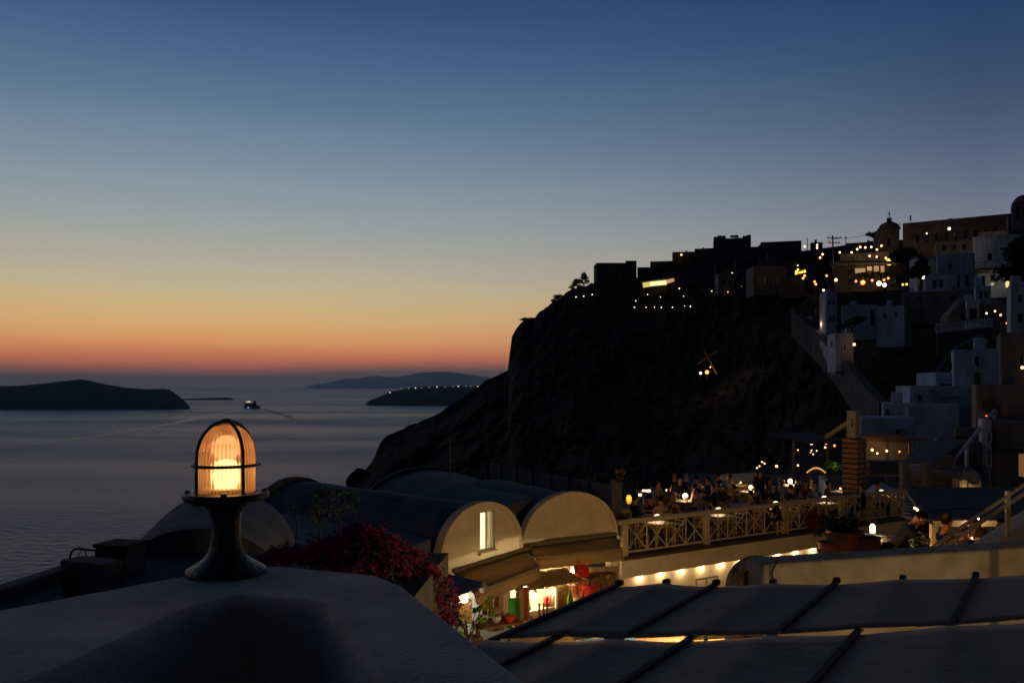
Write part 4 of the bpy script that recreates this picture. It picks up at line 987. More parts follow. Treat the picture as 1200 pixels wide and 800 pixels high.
# goods on the shelves
gd=[('tan','small ochre vase on the top shelf of the lit cabinet',.12,-.55),('red','red box on the upper shelf of the lit cabinet',.50,-.55),('wood','dark wooden figure on the middle shelf of the lit cabinet',.36,-1.0),('cloth','white bowl on the middle shelf of the lit cabinet',.15,-1.0)]
for mm,lb_,fx,zz in gd:
    p=base_+cu*Wc*fx-cnn*.15+Vector((0,0,zt+zz+.015))
    tag(MB().lathe(p,[(.05,0),(.08,.07),(.07,.15),(.035,.2),(.05,.25),(.001,.25)] if mm!='cloth' else [(.04,0),(.1,.06),(.12,.11),(.10,.11),(.001,.03)],14).build('vase' if mm!='cloth' else 'bowl',M[mm],smooth=True),lb_,'ornament')
nk=MB(); q=base_+cu*Wc*.47-cnn*.05+Vector((0,0,zt-.1))
nk.tube([q+cu*(.1*math.cos(R(a)))+Vector((0,0,-.12+.2*math.sin(R(a)))) for a in range(180,361,15)],.028,6); tag(nk.build('necklace',M['red'],smooth=True),'red beaded necklace hanging in the lit cabinet','necklace')
# thatch roof above the cabinet
rows=[]
for k in range(6):
    f=k/5; rows.append([base_+cu*(Wc*(-.03+1.1*j/16))+cnn*(.25-.75*f)+Vector((0,0,zt+.07+.22*f+.05*noise.noise(Vector((j*.9,k*1.3,2)))) ) for j in range(17)])
mb=MB().sheet(rows)
for k in range(300):
    f=rnd.random(); j=rnd.random(); p=base_+cu*(Wc*(-.03+1.1*j))+cnn*(.27-.75*f)+Vector((0,0,zt+.10+.22*f)); mb.bar(p,p+cnn*.16+Vector((rnd.uniform(-.05,.05),0,-.10)),.012,.012)
tag(mb.build('thatch_roof',M['straw'],solid=0),'rough straw thatch lit from above on the display cabinet','thatch')
# wooden shelf at right with goods
ws=thing('wooden_stand','brown wooden market stand at the corner under the pale cloths','stand',P(705,690,22.6)-Vector((0,0,1.9)))
MB().bar(P(682,686,22.3),P(715,679,22.9),.5,.45).build('tray',M['wood'],ws)
for q in (P(682,690,22.3),P(715,683,22.9)): MB().tube([q,Vector((q.x,q.y,ZF))],.04,6).build('post',M['wood'],ws)
bt=MB().lathe(P(668,705,21.4)-Vector((0,0,.1)),[(.07,0),(.08,.18),(.03,.3),(.03,.4),(.001,.4)],12).build('bottle',M['brightfoliage'],smooth=True); tag(bt,'dark green bottle right of the lit cabinet','bottle')
tag(MB().lathe(P(665,712,21.3)-Vector((0,0,.16)),[(.11,0),(.14,.1),(.1,.2),(.001,.2)],12).build('jar',M['terracotta'],smooth=True),'orange clay jar under the green bottle','jar')
for i,(px,py,Y,mm,lb_) in enumerate(((566,711,20.1,'straw','straw hat hanging lowest at the left end of the clothes rack'),(580,716,20.0,'tan','wide straw hat hanging under the tan scarf'),(596,722,20.0,'straw','straw hat hanging under the green dress edge'))):
    tag(MB().lathe(P(px,py,Y),[(.001,.09),(.06,.085),(.085,.02),(.17,-.01),(.17,-.02),(.001,-.015)],18).build('straw_hat',M[mm],smooth=True),lb_,'hat')
for i,(px,py,Y,mm,lb_,w_,h_) in enumerate(((673,686,22.0,'rust','small rust tote bag hanging between cabinet and red bag',.22,.32),(676,699,21.8,'tan','small tan tote bag under the rust one',.22,.3),(571,696,20.2,'rust','small rust pouch hanging at the left of the clothes rack',.2,.26),(608,680,21.0,'wood','brown pouch hanging high near the awning corner',.2,.24),(697,684,22.3,'rust','reddish pouch lying on the wooden market stand',.26,.2))): bag(lb_,P(px,py,Y),w_,h_,mm,.08)
for i,(px,py,mm,lb_) in enumerate(((700,679,'tan','tan basket on the wooden market stand'),(709,677,'straw','straw basket at the right end of the wooden market stand'))):
    tag(MB().lathe(P(px,py,22.6),[(.10,-.05),(.15,.1),(.14,.12),(.001,.02)],14).build('basket',M[mm],smooth=True),lb_,'basket')
# statuettes / slender dark figures on the counter
for i,x in enumerate((632,637,641)):
    tag(MB().lathe(P(x,724,20.4)-Vector((0,0,.25)),[(.06,0),(.03,.05),(.035,.3),(.02,.5),(.03,.58),(.001,.64)],10).build('statuette',M['wood'],smooth=True),('left','middle','right')[i]+' one of three slender dark statuettes in front of the cabinet','statuette','slender statuettes')
ct=thing('counter','white counter before the lit cabinet heaped with small pale goods','counter',P(628,750,20.3)-Vector((0,0,1)))
k0=P(628,733,20.3); MB().box(Vector((k0.x,k0.y,(k0.z+ZF)/2)),(1.0,.5,k0.z-ZF),.35).build('body',M['plaster'],ct,bevel=.02)
for i in range(14):
    q=k0+Vector((rnd.uniform(-.45,.45),rnd.uniform(-.2,.2),0)); MB().lathe(q,[(.05,0),(.07,.05+.03*rnd.random()),(.04,.14),(.001,.15)],9).build('trinket',M[rnd.choice(['cloth','plaster','tan'])],ct,smooth=True)
# bare bulbs added to light shop interiors and other dim spots
def pend(p,w,label,grp=None,r=.06,c=(1,.68,.34)):
    t=thing('added_bulb',label,'lamp',p,grp); MB().ball(p,r,8).build('bulb',E['warm'],t,smooth=True); MB().tube([p+Vector((0,0,r)),p+Vector((0,0,.45))],.008,5).build('cord',M['black'],t); light('added_bulb_light',p-Vector((0,0,r+.03)),w,c,.05); return t
pend(F2+d2*1.0-n2*.9+Vector((0,0,-5.35)),640,'added bulb inside the shop under the blank arch')
pend(F1+d1*1.5-n1*.9+Vector((0,0,-5.35)),520,'added bulb inside the shop under the arch with the lit window')
pend(P(668,671,23.35),95,'added bulb tucked behind the second awning above the thatch')
MB_=MB().bar(P(632,674,23.0),P(672,664,23.5),.05,1.0); pend(P(648,669,22.7),16,'small added bulb right above the straw thatch',r=.035)
tag(MB_.build('bright_hoarding',M['cloth']),'white panel brightly lit behind the thatch','board')

# lamp on a crossed-leg stand, with the potted plant
p=P(543,697,17.2)
ls=thing('shade_lamp','glowing pale lampshade on a crossed-leg stand by the flowers','lamp',p-Vector((0,0,1.3)))
MB().lathe(p,[(.10,-.13),(.075,.12),(.001,.12)],18).build('shade',E['shade'],ls,smooth=False)
mb=MB()
for sx in (-1,1): mb.bar(p+Vector((-.26*sx,0,-1.3)),p+Vector((.14*sx,.02*sx,-.14)),.03,.03); mb.bar(p+Vector((-.2*sx,.2,-1.3)),p+Vector((.1*sx,.12,-.14)),.03,.03)
mb.build('crossed_legs',M['wood'],ls)
light('shade_light',p-Vector((0,.25,.1)),14,(1,.75,.42),.08)
bx=thing('straw_basket','honey-coloured display board lit behind the crossed-leg stand','board',P(541,715,17.6)); MB().box(P(541,716,17.6),(.42,.05,.5)).build('board',M['tabwood'],bx)
gl=MB().lathe(P(566,688,17.3),[(.001,-.12),(.06,-.09),(.09,0),(.05,.08),(.03,.14),(.001,.14)],14).build('glass_lantern',M['grey'],smooth=True); tag(gl,'small grey glass lantern hanging beside the lampshade','lantern')
pt=thing('potted_plant','leafy green potted plant lit by the lampshade at the wall foot','plant',Vector((p.x,16.6,ZF)))
q=P(549,728,16.4)
MB().lathe(Vector((q.x,q.y,q.z-.75)),[(.001,0),(.2,0),(.28,.4),(.30,.42),(.27,.44),(.001,.40)],16).build('pot',M['terracotta'],pt)
mb=MB()
for k in range(90):
    a=rnd.uniform(0,6.28); rr=rnd.uniform(.05,.42); hh=rnd.uniform(-.25,.42); c_=q+Vector((rr*math.cos(a),rr*math.sin(a),hh)); dd=Vector((math.cos(a),math.sin(a),rnd.uniform(-.4,.5))).normalized(); sd=dd.orthogonal().normalized(); l_=rnd.uniform(.07,.14)
    mb.add([c_,c_+dd*l_*.5+sd*l_*.4,c_+dd*l_,c_+dd*l_*.5-sd*l_*.4],[(0,1,2,3)])
mb.build('leaves',M['brightfoliage'],pt)
mb=MB()
for k in range(12):
    a=rnd.uniform(0,6.28); mb.tube([q-Vector((0,0,.35)),q+Vector((.25*math.cos(a),.25*math.sin(a),rnd.uniform(0,.3)))],[.012,.006],5)
mb.build('stems',M['bark'],pt)
# small goods on the low table at the plant
lt=thing('low_table','low dark table of small ware between plant and clothes rack','table',P(580,738,18.4)-Vector((0,0,.8))); q=P(582,729,18.6)
MB().box(q,(1.0,.6,.05),.5).build('table_top',M['wood'],lt)
for sx,sy in ((-1,-1),(1,-1),(1,1),(-1,1)): MB().tube([q+Vector((.42*sx,.22*sy,0)),Vector((q.x+.42*sx,q.y+.22*sy,ZF))],.03,6).build('leg',M['wood'],lt)
for i,(dx,mm,lb_) in enumerate(((-.3,'cloth','white folded cloth on the low dark table'),(.0,'plaster','pale bowl on the low dark table'),(.28,'red','small red pot on the low dark table'))):
    tag(MB().lathe(q+Vector((dx,-.05,.026)),[(.07,0),(.11,.08),(.09,.14),(.001,.12)],12).build('small_ware',M[mm],smooth=True),lb_,'ware')

# ------------------------------------------------------------------ bougainvillea
bgv=thing('bougainvillea','magenta bougainvillea tumbling over the wall behind the parapet','shrub',(-2.2,10.8,-4.5))
mb=MB(); mb.tube([(-2.2,10.8,-4.6),(-2.1,10.9,-3.6),(-2.4,11.0,-2.7),(-2.1,11.2,-2.1)],[.09,.07,.05,.03],7); mb.tube([(-2.2,10.8,-3.8),(-1.6,11.3,-2.8),(-1.0,12.2,-2.7)],[.05,.04,.02],6); mb.tube([(-2.3,10.9,-3.3),(-3.0,10.8,-2.4)],[.04,.02],6); mb.build('trunk',M['bark'],bgv)
bl1=MB(); fo=MB(); rb_=random.Random(3)
clumps=[(322,652,10.2,.20,.07),(340,650,10.4,.24,.09),(362,649,10.6,.28,.11),(385,646,10.8,.30,.15),(405,640,10.9,.32,.18),(425,638,11,.32,.20),(445,643,11.2,.32,.20),(462,652,11.5,.32,.20),(478,662,11.8,.32,.2),(492,674,12,.30,.2),(505,686,12.3,.28,.2),(516,698,12.5,.24,.2),(524,708,12.7,.18,.2),(530,722,12.8,.14,.16),(415,622,11,.16,.10),(435,626,11.2,.16,.08),(470,690,11.6,.3,.25),(500,712,12.2,.28,.24),(400,664,10.6,.4,.14),(440,668,11,.45,.2)]
for i,(px,py,Y,r,rz_) in enumerate(clumps):
    c_=P(px,py,Y); leaves(fo,c_-Vector((0,-.08,.05)),(r,r*.8,rz_),int(700*r),.034,0,500+i)
    for k in range(int(150*r)):
        d=Vector((rb_.gauss(0,1),rb_.gauss(0,1)-.5,rb_.gauss(0,1)+.5)).normalized()*rb_.uniform(.75,1.15)
        q=c_+Vector((d.x*r,d.y*r*.8,d.z*rz_)); leaves(bl1,q,(.06,.06,.045),22,.017,0,3000+i*100+k)
    for k in range(2):
        a=c_+Vector((rb_.uniform(-r,r),rb_.uniform(-.2,.2),rz_*.6)); b_=a+Vector((rb_.uniform(-.15,.15),0,rb_.uniform(.03,.12))); fo.tube([a,b_],.005,4); leaves(bl1,b_,(.05,.05,.04),14,.016,0,700+i*3+k)
bl1.build('blossom',M['bract'],bgv); fo.build('foliage',M['foliage'],bgv)
# sprays hanging further back on the vault edge
b2=thing('bougainvillea','thin dark bougainvillea sprays straggling over the long vault','shrub',P(390,585,15)-Vector((0,0,1.5)))
mb=MB(); fo=MB()
for i,(px,py,r,rz_,nn_) in enumerate([(372,590,.35,.22,60),(385,576,.3,.06,60),(395,592,.4,.15,90),(375,602,.3,.12,60),(345,597,.3,.1,30),(410,580,.25,.08,40),(378,575,.12,.05,50)]): leaves(mb,P(px,py,14.5),(r,.4,rz_),nn_//2,.026,0,900+i); leaves(fo,P(px,py+3,14.6),(r,.4,rz_),nn_,.03,0,950+i)
mb.build('blossom',M['foliage'],b2); fo.build('foliage',M['foliage'],b2)
mb=MB(); 
for px in (345,372,395): mb.tube([P(px,650,14.6),P(px+4,615,14.6),P(px,590,14.5)],[.02,.015,.008],5)
mb.build('stem',M['bark'],b2)
# the wall the flowers climb
wl=MB().prism([(-3.6,11.6),(-1.5,12.5),(-1.6,12.75),(-3.65,11.85)],-7.4,-3.95).build('garden_wall',M['plaster']); tag(wl,'rough white garden wall the magenta flowers climb over','wall')
bedding=MB().prism([(-3.2,9.8),(-1.5,10.6),(-1.5,12.3),(-3.4,11.6)],-7.4,-4.5).build('planter_bed',M['greywall']); tag(bedding,'raised plant bed under the bougainvillea','planter')
# ------------------------------------------------------------------ people
SKEL={}
def pose(kind):
    """joints: name -> (pos, radius, region); facing +Y, x to the right"""
    if kind=='sit':
        J=dict(pel=((0,0,.50),.135,'t'),wai=((0,.02,.72),.125,'s'),che=((0,.05,.96),.135,'s'),nec=((0,.06,1.12),.062,'k'),hd0=((0,.075,1.18),.066,'k'),hd1=((0,.085,1.27),.088,'k'),hd2=((0,.07,1.36),.070,'k'))
        for s,n in ((-1,'l'),(1,'r')):
            J.update({'sh'+n:((.185*s,.05,1.04),.065,'s'),'el'+n:((.235*s,.12,.80),.046,'a'),'wr'+n:((.15*s,.34,.79),.032,'k'),'ha'+n:((.12*s,.42,.795),.036,'k'),
                      'hi'+n:((.10*s,.03,.49),.095,'t'),'kn'+n:((.13*s,.44,.50),.066,'t'),'an'+n:((.13*s,.42,.10),.042,'t'),'to'+n:((.14*s,.56,.045),.038,'f')})
    elif kind=='lean':      # seated, leaning over the table
        J=dict(pel=((0,0,.50),.135,'t'),wai=((0,.08,.70),.125,'s'),che=((0,.20,.90),.135,'s'),nec=((0,.29,1.03),.062,'k'),hd0=((0,.32,1.08),.066,'k'),hd1=((0,.36,1.16),.088,'k'),hd2=((0,.36,1.25),.070,'k'))
        for s,n in ((-1,'l'),(1,'r')):
            J.update({'sh'+n:((.185*s,.22,.98),.065,'s'),'el'+n:((.26*s,.36,.79),.046,'a'),'wr'+n:((.12*s,.52,.82),.032,'k'),'ha'+n:((.07*s,.56,.88),.036,'k'),
                      'hi'+n:((.10*s,.03,.49),.095,'t'),'kn'+n:((.13*s,.44,.50),.066,'t'),'an'+n:((.13*s,.36,.10),.042,'t'),'to'+n:((.14*s,.50,.045),.038,'f')})
    elif kind=='stand':
        J=dict(pel=((0,0,.95),.135,'t'),wai=((0,.0,1.13),.125,'s'),che=((0,.01,1.35),.14,'s'),nec=((0,.02,1.51),.062,'k'),hd0=((0,.035,1.57),.066,'k'),hd1=((0,.045,1.66),.088,'k'),hd2=((0,.03,1.75),.070,'k'))
        for s,n in ((-1,'l'),(1,'r')):
            J.update({'sh'+n:((.19*s,.0,1.43),.068,'s'),'el'+n:((.25*s,.02,1.15),.048,'a'),'wr'+n:((.21*s,.22,1.06),.033,'k'),'ha'+n:((.18*s,.31,1.07),.037,'k'),
                      'hi'+n:((.10*s,0,.92),.10,'t'),'kn'+n:((.11*s,.02,.50),.068,'t'),'an'+n:((.11*s,-.01,.10),.045,'t'),'to'+n:((.12*s,.14,.045),.04,'f')})
    elif kind=='bend':
        J=dict(pel=((0,0,.93),.14,'t'),wai=((0,.09,1.09),.13,'s'),che=((0,.23,1.29),.145,'s'),nec=((0,.35,1.41),.064,'k'),hd0=((0,.39,1.45),.068,'k'),hd1=((0,.45,1.51),.09,'k'),hd2=((0,.48,1.60),.074,'k'))
        for s,n in ((-1,'l'),(1,'r')):
            J.update({'sh'+n:((.19*s,.27,1.34),.068,'s'),'el'+n:((.23*s,.40,1.08),.048,'a'),'wr'+n:((.14*s,.60,.98),.033,'k'),'ha'+n:((.11*s,.69,.96),.037,'k'),
                      'hi'+n:((.10*s,-.01,.90),.10,'t'),'kn'+n:((.12*s,.04,.49),.068,'t'),'an'+n:((.12*s,-.04,.10),.045,'t'),'to'+n:((.13*s,.11,.045),.04,'f')})
    return J
BONES=[('pel','wai'),('wai','che'),('che','nec'),('nec','hd0'),('hd0','hd1'),('hd1','hd2')]
for n in 'lr': BONES += [('che','sh'+n),('sh'+n,'el'+n),('el'+n,'wr'+n),('wr'+n,'ha'+n),('pel','hi'+n),('hi'+n,'kn'+n),('kn'+n,'an'+n),('an'+n,'to'+n)]
def body_mesh(kind,sleeve,fingers):
    key=(kind,sleeve,fingers)
    if key in SKEL: return SKEL[key]
    J=pose(kind); names=list(J); ix={n:i for i,n in enumerate(names)}
    me=bpy.data.meshes.new('body'); me.from_pydata([J[n][0] for n in names],[(ix[a],ix[b]) for a,b in BONES],[])
    o=bpy.data.objects.new('tmp_body',me); col.objects.link(o)
    o.modifiers.new('Skin','SKIN')
    for i,n in enumerate(names):
        r=J[n][1]; sv=me.skin_vertices[0].data[i]; sv.radius=(r*1.12,r*.86) if n in('pel','wai','che') else (r,r); sv.use_root=(n=='pel')
    ss=o.modifiers.new('sub','SUBSURF'); ss.levels=2; ss.render_levels=2
    dg=bpy.context.evaluated_depsgraph_get(); dg.update()
    ev=bpy.data.meshes.new_from_object(o.evaluated_get(dg)); bpy.data.objects.remove(o)
    def region(c):
        best=None
        for a,b in BONES:
            A=Vector(J[a][0]); B=Vector(J[b][0]); d=B-A; t=max(0,min(1,(c-A).dot(d)/d.length_squared)); q=(c-(A+d*t)).length-(J[a][1]*(1-t)+J[b][1]*t)*.9
            if best is None or q<best[0]: best=(q,a,b,t)
        _,a,b,t=best
        if a.startswith('el'): return 1 if sleeve=='long' and b.startswith('wr') and t<.9 else 0
        if a.startswith('sh'): return 0 if sleeve=='none' else (1 if sleeve=='long' or t<.55 else 0)
        if a in('che',) and b=='nec': return 1 if t<.6 and sleeve!='none' else (1 if t<.2 else 0)
        if a in('nec','hd0','hd1') or a.startswith('wr'): return 0
        if a=='che' and b.startswith('sh'): return 1 if sleeve!='none' else (0 if c.z>J['che'][0][2]+.02 else 1)
        if a in('pel','hi'+'l','hi'+'r') or a.startswith('kn'): return 2 if not(a=='pel' and b=='wai' and t>.35) else 1
        if a.startswith('an'): return 3
        return 1
    verts=[v.co.copy() for v in ev.vertices]; faces=[list(p.vertices) for p in ev.polygons]
    mi=[region(p.center) for p in ev.polygons]
    mb=MB(); mb.v=verts; mb.f=faces; mb.m=mi
    hd=Vector(J['hd1'][0]); up=(Vector(J['hd2'][0])-Vector(J['hd0'][0])).normalized(); fw=Vector((0,1,0)); fw=(fw-up*fw.dot(up)).normalized(); rt=fw.cross(up)
    if kind=='bend': fw=(fw*.8-up*.25).normalized(); up=rt.cross(fw)
    # nose, ears
    mb.tube([hd+fw*.075+up*.02,hd+fw*.10-up*.018,hd+fw*.08-up*.024],[.008,.015,.008],6,0)
    for s in (-1,1): mb.ball(hd+rt*(.082*s)-fw*.005,.02,5,0,1.4)
    # hands: five unequal curled fingers rooted in the palm
    if fingers:
        for n,s in (('l',-1),('r',1)):
            w_=Vector(J['wr'+n][0]); h_=Vector(J['ha'+n][0]); d=(h_-w_).normalized(); sd=d.cross(Vector((0,0,1))).normalized(); dn=sd.cross(d)*-1
            for k,(off,l) in enumerate(((-.027,.058),(-.009,.068),(.009,.064),(.027,.050))):
                a=h_+sd*off; b=a+d*l*.55+dn*-.004; c_=b+d*l*.4+Vector((0,0,-.022)); e_=c_+Vector((0,0,-.02))+d*.004
                mb.tube([a,b,c_,e_],[.0095,.009,.008,.0065],6,0)
            a=h_-d*.02+sd*(-.03*s); mb.tube([a,a+sd*(-.022*s)+d*.024,a+sd*(-.026*s)+d*.05-Vector((0,0,.012))],[.011,.010,.008],6,0)
    SKEL[key]=(mb,hd,up,fw,rt); return SKEL[key]
def person(label,loc,yaw,kind='sit',shirt='black',trous='black',hair='dark',sleeve='short',skin='skin',group=None,longhair=False,fingers=False,scale=1.0):
    mb,hd,up,fw,rt=body_mesh(kind,sleeve,fingers)
    t=thing('person',label,'person',loc,group); t.rotation_euler=(0,0,yaw); t.scale=(scale,)*3
    me=bpy.data.meshes.new('body'); me.from_pydata([v[:] for v in mb.v],[],mb.f)
    for m in (M[skin],M['sh_'+shirt],M['sh_'+trous],M['black']): me.materials.append(m)
    me.polygons.foreach_set('material_index',mb.m); me.polygons.foreach_set('use_smooth',[True]*len(me.polygons)); me.update()
    o=bpy.data.objects.new('body',me); col.objects.link(o); o.parent=t
    def sub(name,b2,m):
        m2=bpy.data.meshes.new(name); m2.from_pydata([v[:] for v in b2.v],[],b2.f); m2.materials.append(m); m2.polygons.foreach_set('use_smooth',[True]*len(m2.polygons))
        q=bpy.data.objects.new(name,m2); col.objects.link(q); q.parent=t
    hb=MB(); vs=[]; fs=[]; n=14; K=9
    for i in range(K):                     # cap of hair: low at the back, high over the brow
        for j in range(n):
            a=2*math.pi*j/n; front=math.sin(a)
            lo=(-.55 if front<.2 else .38+.1*front) if not longhair else (-1.6 if front<.1 else .30)
            ph=math.pi/2-(math.pi/2-math.asin(max(-.98,min(.9,lo if lo>-1 else -.95))))*i/(K-1)
            r=.099+.005*math.sin(j*3.1+i*1.7); x=r*math.cos(ph)*math.cos(a)*.94; y=r*math.cos(ph)*math.sin(a)*1.02; z=.112*math.sin(ph)+.016
            if lo<-1 and i>=K-3: f=(i-K+4)/3; z=-.02-.19*f; x=.098*math.cos(a)*(1+.12*f); y=.10*min(.2,math.sin(a))-.02
            vs.append(hd+rt*x+fw*(y-.006)+up*(z+.018))
    for i in range(K-1):
        for j in range(n): fs.append((i*n+j,i*n+(j+1)%n,(i+1)*n+(j+1)%n,(i+1)*n+j))
    hb.add(vs,fs); sub('hair',hb,M['hair_'+hair])
    eb=MB()
    for s in (-1,1): eb.ball(hd+rt*(.032*s)+fw*.080+up*.012,.011,5)
    sub('eyes',eb,M['black'])
    mo=MB(); mo.tube([hd+rt*x+fw*(.083-abs(x)*.25)-up*.048 for x in (-.024,0,.024)],[.004,.007,.004],5); sub('mouth',mo,M['sh_rose'])
    return t

# ------------------------------------------------------------------ restaurant terrace
TA=Vector((3.2,25,0)); TU=Vector((.840,.543,0)).normalized(); TV=Vector((-TU.y,TU.x,0)); ZT=-5.0; TANG=math.atan2(TU.y,TU.x)
def T(u,v,z=0): return TA+TU*u+TV*v+Vector((0,0,ZT+z))
def uv_on(px,v):                # point of the line v=const seen at column px
    k=(px-600)/1000; Y=(v+TV.x*TA.x+TV.y*TA.y)/(TV.x*k+TV.y); p=Vector((k*Y,Y,0)); return (p-TA).dot(TU),p
UE=uv_on(1063,0)[0]
tb=thing('restaurant_terrace','raised restaurant terrace with a cream fascia and a row of downlights beneath','terrace',T(UE/2,0,ZF-ZT))
def slab(poly,z0,z1): return MB().prism([(T(u,v).x,T(u,v).y) for u,v in poly],z0,z1)
slab([(0,.02),(UE,.02),(UE+6,5),(UE+6,9.2),(0,9.2)],ZT-.12,ZT).build('floor',M['floor'],tb)
slab([(.0,0),(UE+.02,0),(UE+.02,.3),(.0,.3)],ZT-.66,ZT-.125).build('fascia',M['cream'],tb,bevel=.03)
slab([(.0,.55),(UE+.02,.55),(UE+6,5.2),(UE+6,9),(0,9)],ZF-.1,ZT-.13).build('lit_wall',M['cream'],tb)
slab([(.02,.25),(UE,.25),(UE,.56),(.02,.56)],ZT-.62,ZT-.56).build('soffit',M['cream'],tb)
MB().bar(T(-.05,-.03,-.07),T(UE+.05,-.03,-.07),.1,.09).build('edge_strip',M['woodframe'],tb)
for i in range(14):
    px=752+i*(950-752)/8*1.0 - i*i*.25
    if px>1052: break
    u,_=uv_on(px,.45)
    if u>UE-.1: break
    q=T(u,.44,-.76)
    dl=MB().tube([q+Vector((0,0,.10)),q+Vector((0,0,.03))],.02,8).build('lamp_socket',M['black'],tb)
    MB().ball(q,.042,8).build('lamp_bulb',E['flame'],dl,smooth=True)
    light('downlight_light',q-Vector((0,0,.06)),9,(1,.68,.34),.03)
# railing
rl=thing('terrace_railing','cream timber railing of crossed bars along the restaurant terrace','railing',T(UE/2,0))
MB().bar(T(-.1,.06,1.0),T(UE+.06,.06,1.0),.16,.13).build('top_rail',M['rail'],rl,bevel=.015)
MB().bar(T(0,.06,.10),T(UE,.06,.10),.06,.05).build('bottom_rail',M['rail'],rl)
posts=[uv_on(x,.06)[0] for x in (731.5,828,918.5,985)]+[UE-.03]
for i,u in enumerate(posts):
    MB().box(T(u,.06,.47),(.17 if i else .22,.13,.94),TANG).build('post',M['rail'],rl,bevel=.012)
for a,b in zip(posts,posts[1:]):
    k=max(1,round((b-a)/.86)); w_=(b-a-.17)/k
    for j in range(k):
        u0=a+.085+w_*j; u1=u0+w_; mb=MB()
        mb.bar(T(u0,.05,.13),T(u1,.05,.93),.025,.03); mb.bar(T(u0,.08,.93),T(u1,.08,.13),.025,.03)
        mb.bar(T((u0+u1)/2,.11,.12),T((u0+u1)/2,.11,.93),.02,.025)
        if j: mb.bar(T(u0,.065,.12),T(u0,.065,.93),.03,.035)
        mb.build('cross_bars',M['rail'],rl)
# parapets at the back
bp=MB().bar(T(uv_on(846,9)[0],9.05,.34),T(uv_on(886,9)[0],9.05,.34),.25,.95).build('parapet_wall',M['plaster'],bevel=.03); tag(bp,'low white wall closing the far side of the restaurant terrace','wall')
bp2=MB().bar(T(UE+1.4,4.6,.38),T(UE+3.6,6.6,.38),.25,.8).build('parapet_wall',M['plaster'],bevel=.03); tag(bp2,'short white wall right of the terrace near the brick chimney','wall')
# windbreak fence of boards
fn=thing('windbreak_fence','dark boarded windbreak fence stepping down behind the blank arch','fence',(1.0,30,-4.9))
fa=Vector((3.05,26.1,0)); fb=Vector((-.94,33.7,0)); NP=7
for k in range(NP):
    a=fa.lerp(fb,k/NP); b=fa.lerp(fb,(k+1)/NP); mb=MB()
    for z in range(8): mb.bar(a+Vector((0,0,-4.78+z*.235)),b+Vector((0,0,-4.78+z*.235)),.025,.205)
    mb.build('panel',M['greywall'],fn)
for k in range(NP+1):
    a=fa.lerp(fb,k/NP); MB().box(a+Vector((0,0,-3.93)),(.10,.10,2.1),0).build('post',M['darkroof'],fn)
gp=thing('corner_post','boarded corner post with flower pots where fence meets railing','post',T(-.05,.75))
q=P(722,600,26.0); MB().box(Vector((q.x,q.y,(P(722,562,26).z+ZT)/2)),(.34,.34,P(722,562,26).z-ZT)).build('shaft',M['greywall'],gp,bevel=.02)
for (px,py,lb_,sd_) in ((726,556,'pot of pale pink flowers on the boarded corner post',1),(731,603,'white flowering pot plant at the foot of the boarded corner post',2)):
    b=P(px,py+4,25.8); fp=thing('flower_pot',lb_,'plant',b-Vector((0,0,.12)))
    MB().lathe(b-Vector((0,0,.12)),[(.001,0),(.08,0),(.11,.16),(.001,.16)],12).build('pot',M['terracotta'],fp)
    mb=MB(); leaves(mb,b+Vector((0,0,.15)),(.18,.15,.14),90,.04,0,sd_); mb.build('leaves',M['foliage'],fp)
    mb=MB(); leaves(mb,b+Vector((0,-.03,.20)),(.17,.14,.12),70,.03,0,sd_+5); mb.build('flowers',M['sh_pink'] if sd_==1 else M['cloth'],fp)

# tables and chairs: one of each, then copies
def make_table():
    t=thing('dining_table','wooden table','table',(0,0,0))
    MB().box((0,0,.73),(.80,.80,.035)).build('table_top',M['tabwood'],t,bevel=.006)
    MB().box((0,0,.67),(.70,.70,.085)).build('apron',M['tabwood'],t)
    for sx in (-1,1):
        for sy in (-1,1): MB().bar((.34*sx,.34*sy,0),(.34*sx,.34*sy,.63),.06,.06).build('leg',M['tabwood'],t)
    MB().box((0,0,.752),(.78,.78,.008)).build('cloth_cover',M['cloth'],t)
    return t
def make_chair():
    t=thing('taverna_chair','wooden chair','chair',(0,0,0))      # faces +Y, backrest at -Y
    MB().box((0,0,.45),(.42,.42,.04)).build('seat',M['straw'],t,bevel=.01)
    for sx in (-1,1): MB().bar((.19*sx,.19,0),(.19*sx,.19,.44),.04,.04).build('leg',M['tabwood'],t)
    for sx in (-1,1): MB().tube([(.19*sx,-.19,0),(.19*sx,-.19,.45),(.19*sx,-.26,.95)],.021,6).build('leg',M['tabwood'],t)
    mb=MB()
    for z in (.60,.74,.88): mb.bar((-.19,-.205-(z-.45)*.13,z),(.19,-.205-(z-.45)*.13,z),.02,.06)
    mb.build('backrest',M['tabwood'],t)
    mb=MB()
    for z in (.15,.28):
        for sx in (-1,1): mb.bar((.19*sx,-.19,z),(.19*sx,.19,z),.022,.022)
    mb.bar((-.19,.19,.2),(.19,.19,.2),.022,.022); mb.build('stretcher',M['tabwood'],t)
    return t
def make_tlamp():
    t=thing('table_lamp','small glowing dome lamp','lamp',(0,0,0))
    MB().lathe((0,0,0),[(.001,0),(.055,0),(.055,.012),(.012,.02),(.009,.18),(.001,.18)],14).build('base',M['whiteframe'],t)
    MB().lathe((0,0,0),[(.098,.155),(.096,.185),(.075,.225),(.04,.245),(.001,.25)],18).build('shade',E['shade'],t,smooth=True)
    return t
tproto,cproto,lproto=make_table(),make_chair(),make_tlamp(); first={'t':1,'c':1,'l':1}
def dup(k,proto,loc,rz,label,group):
    o=proto if first[k] else copy_tree(proto); first[k]=0; return place(o,loc,rz,label,group)
def table(loc,rz,label,group): return dup('t',tproto,loc,rz,label,group)
def chair(loc,rz,label,group): return dup('c',cproto,loc,rz,label,group)
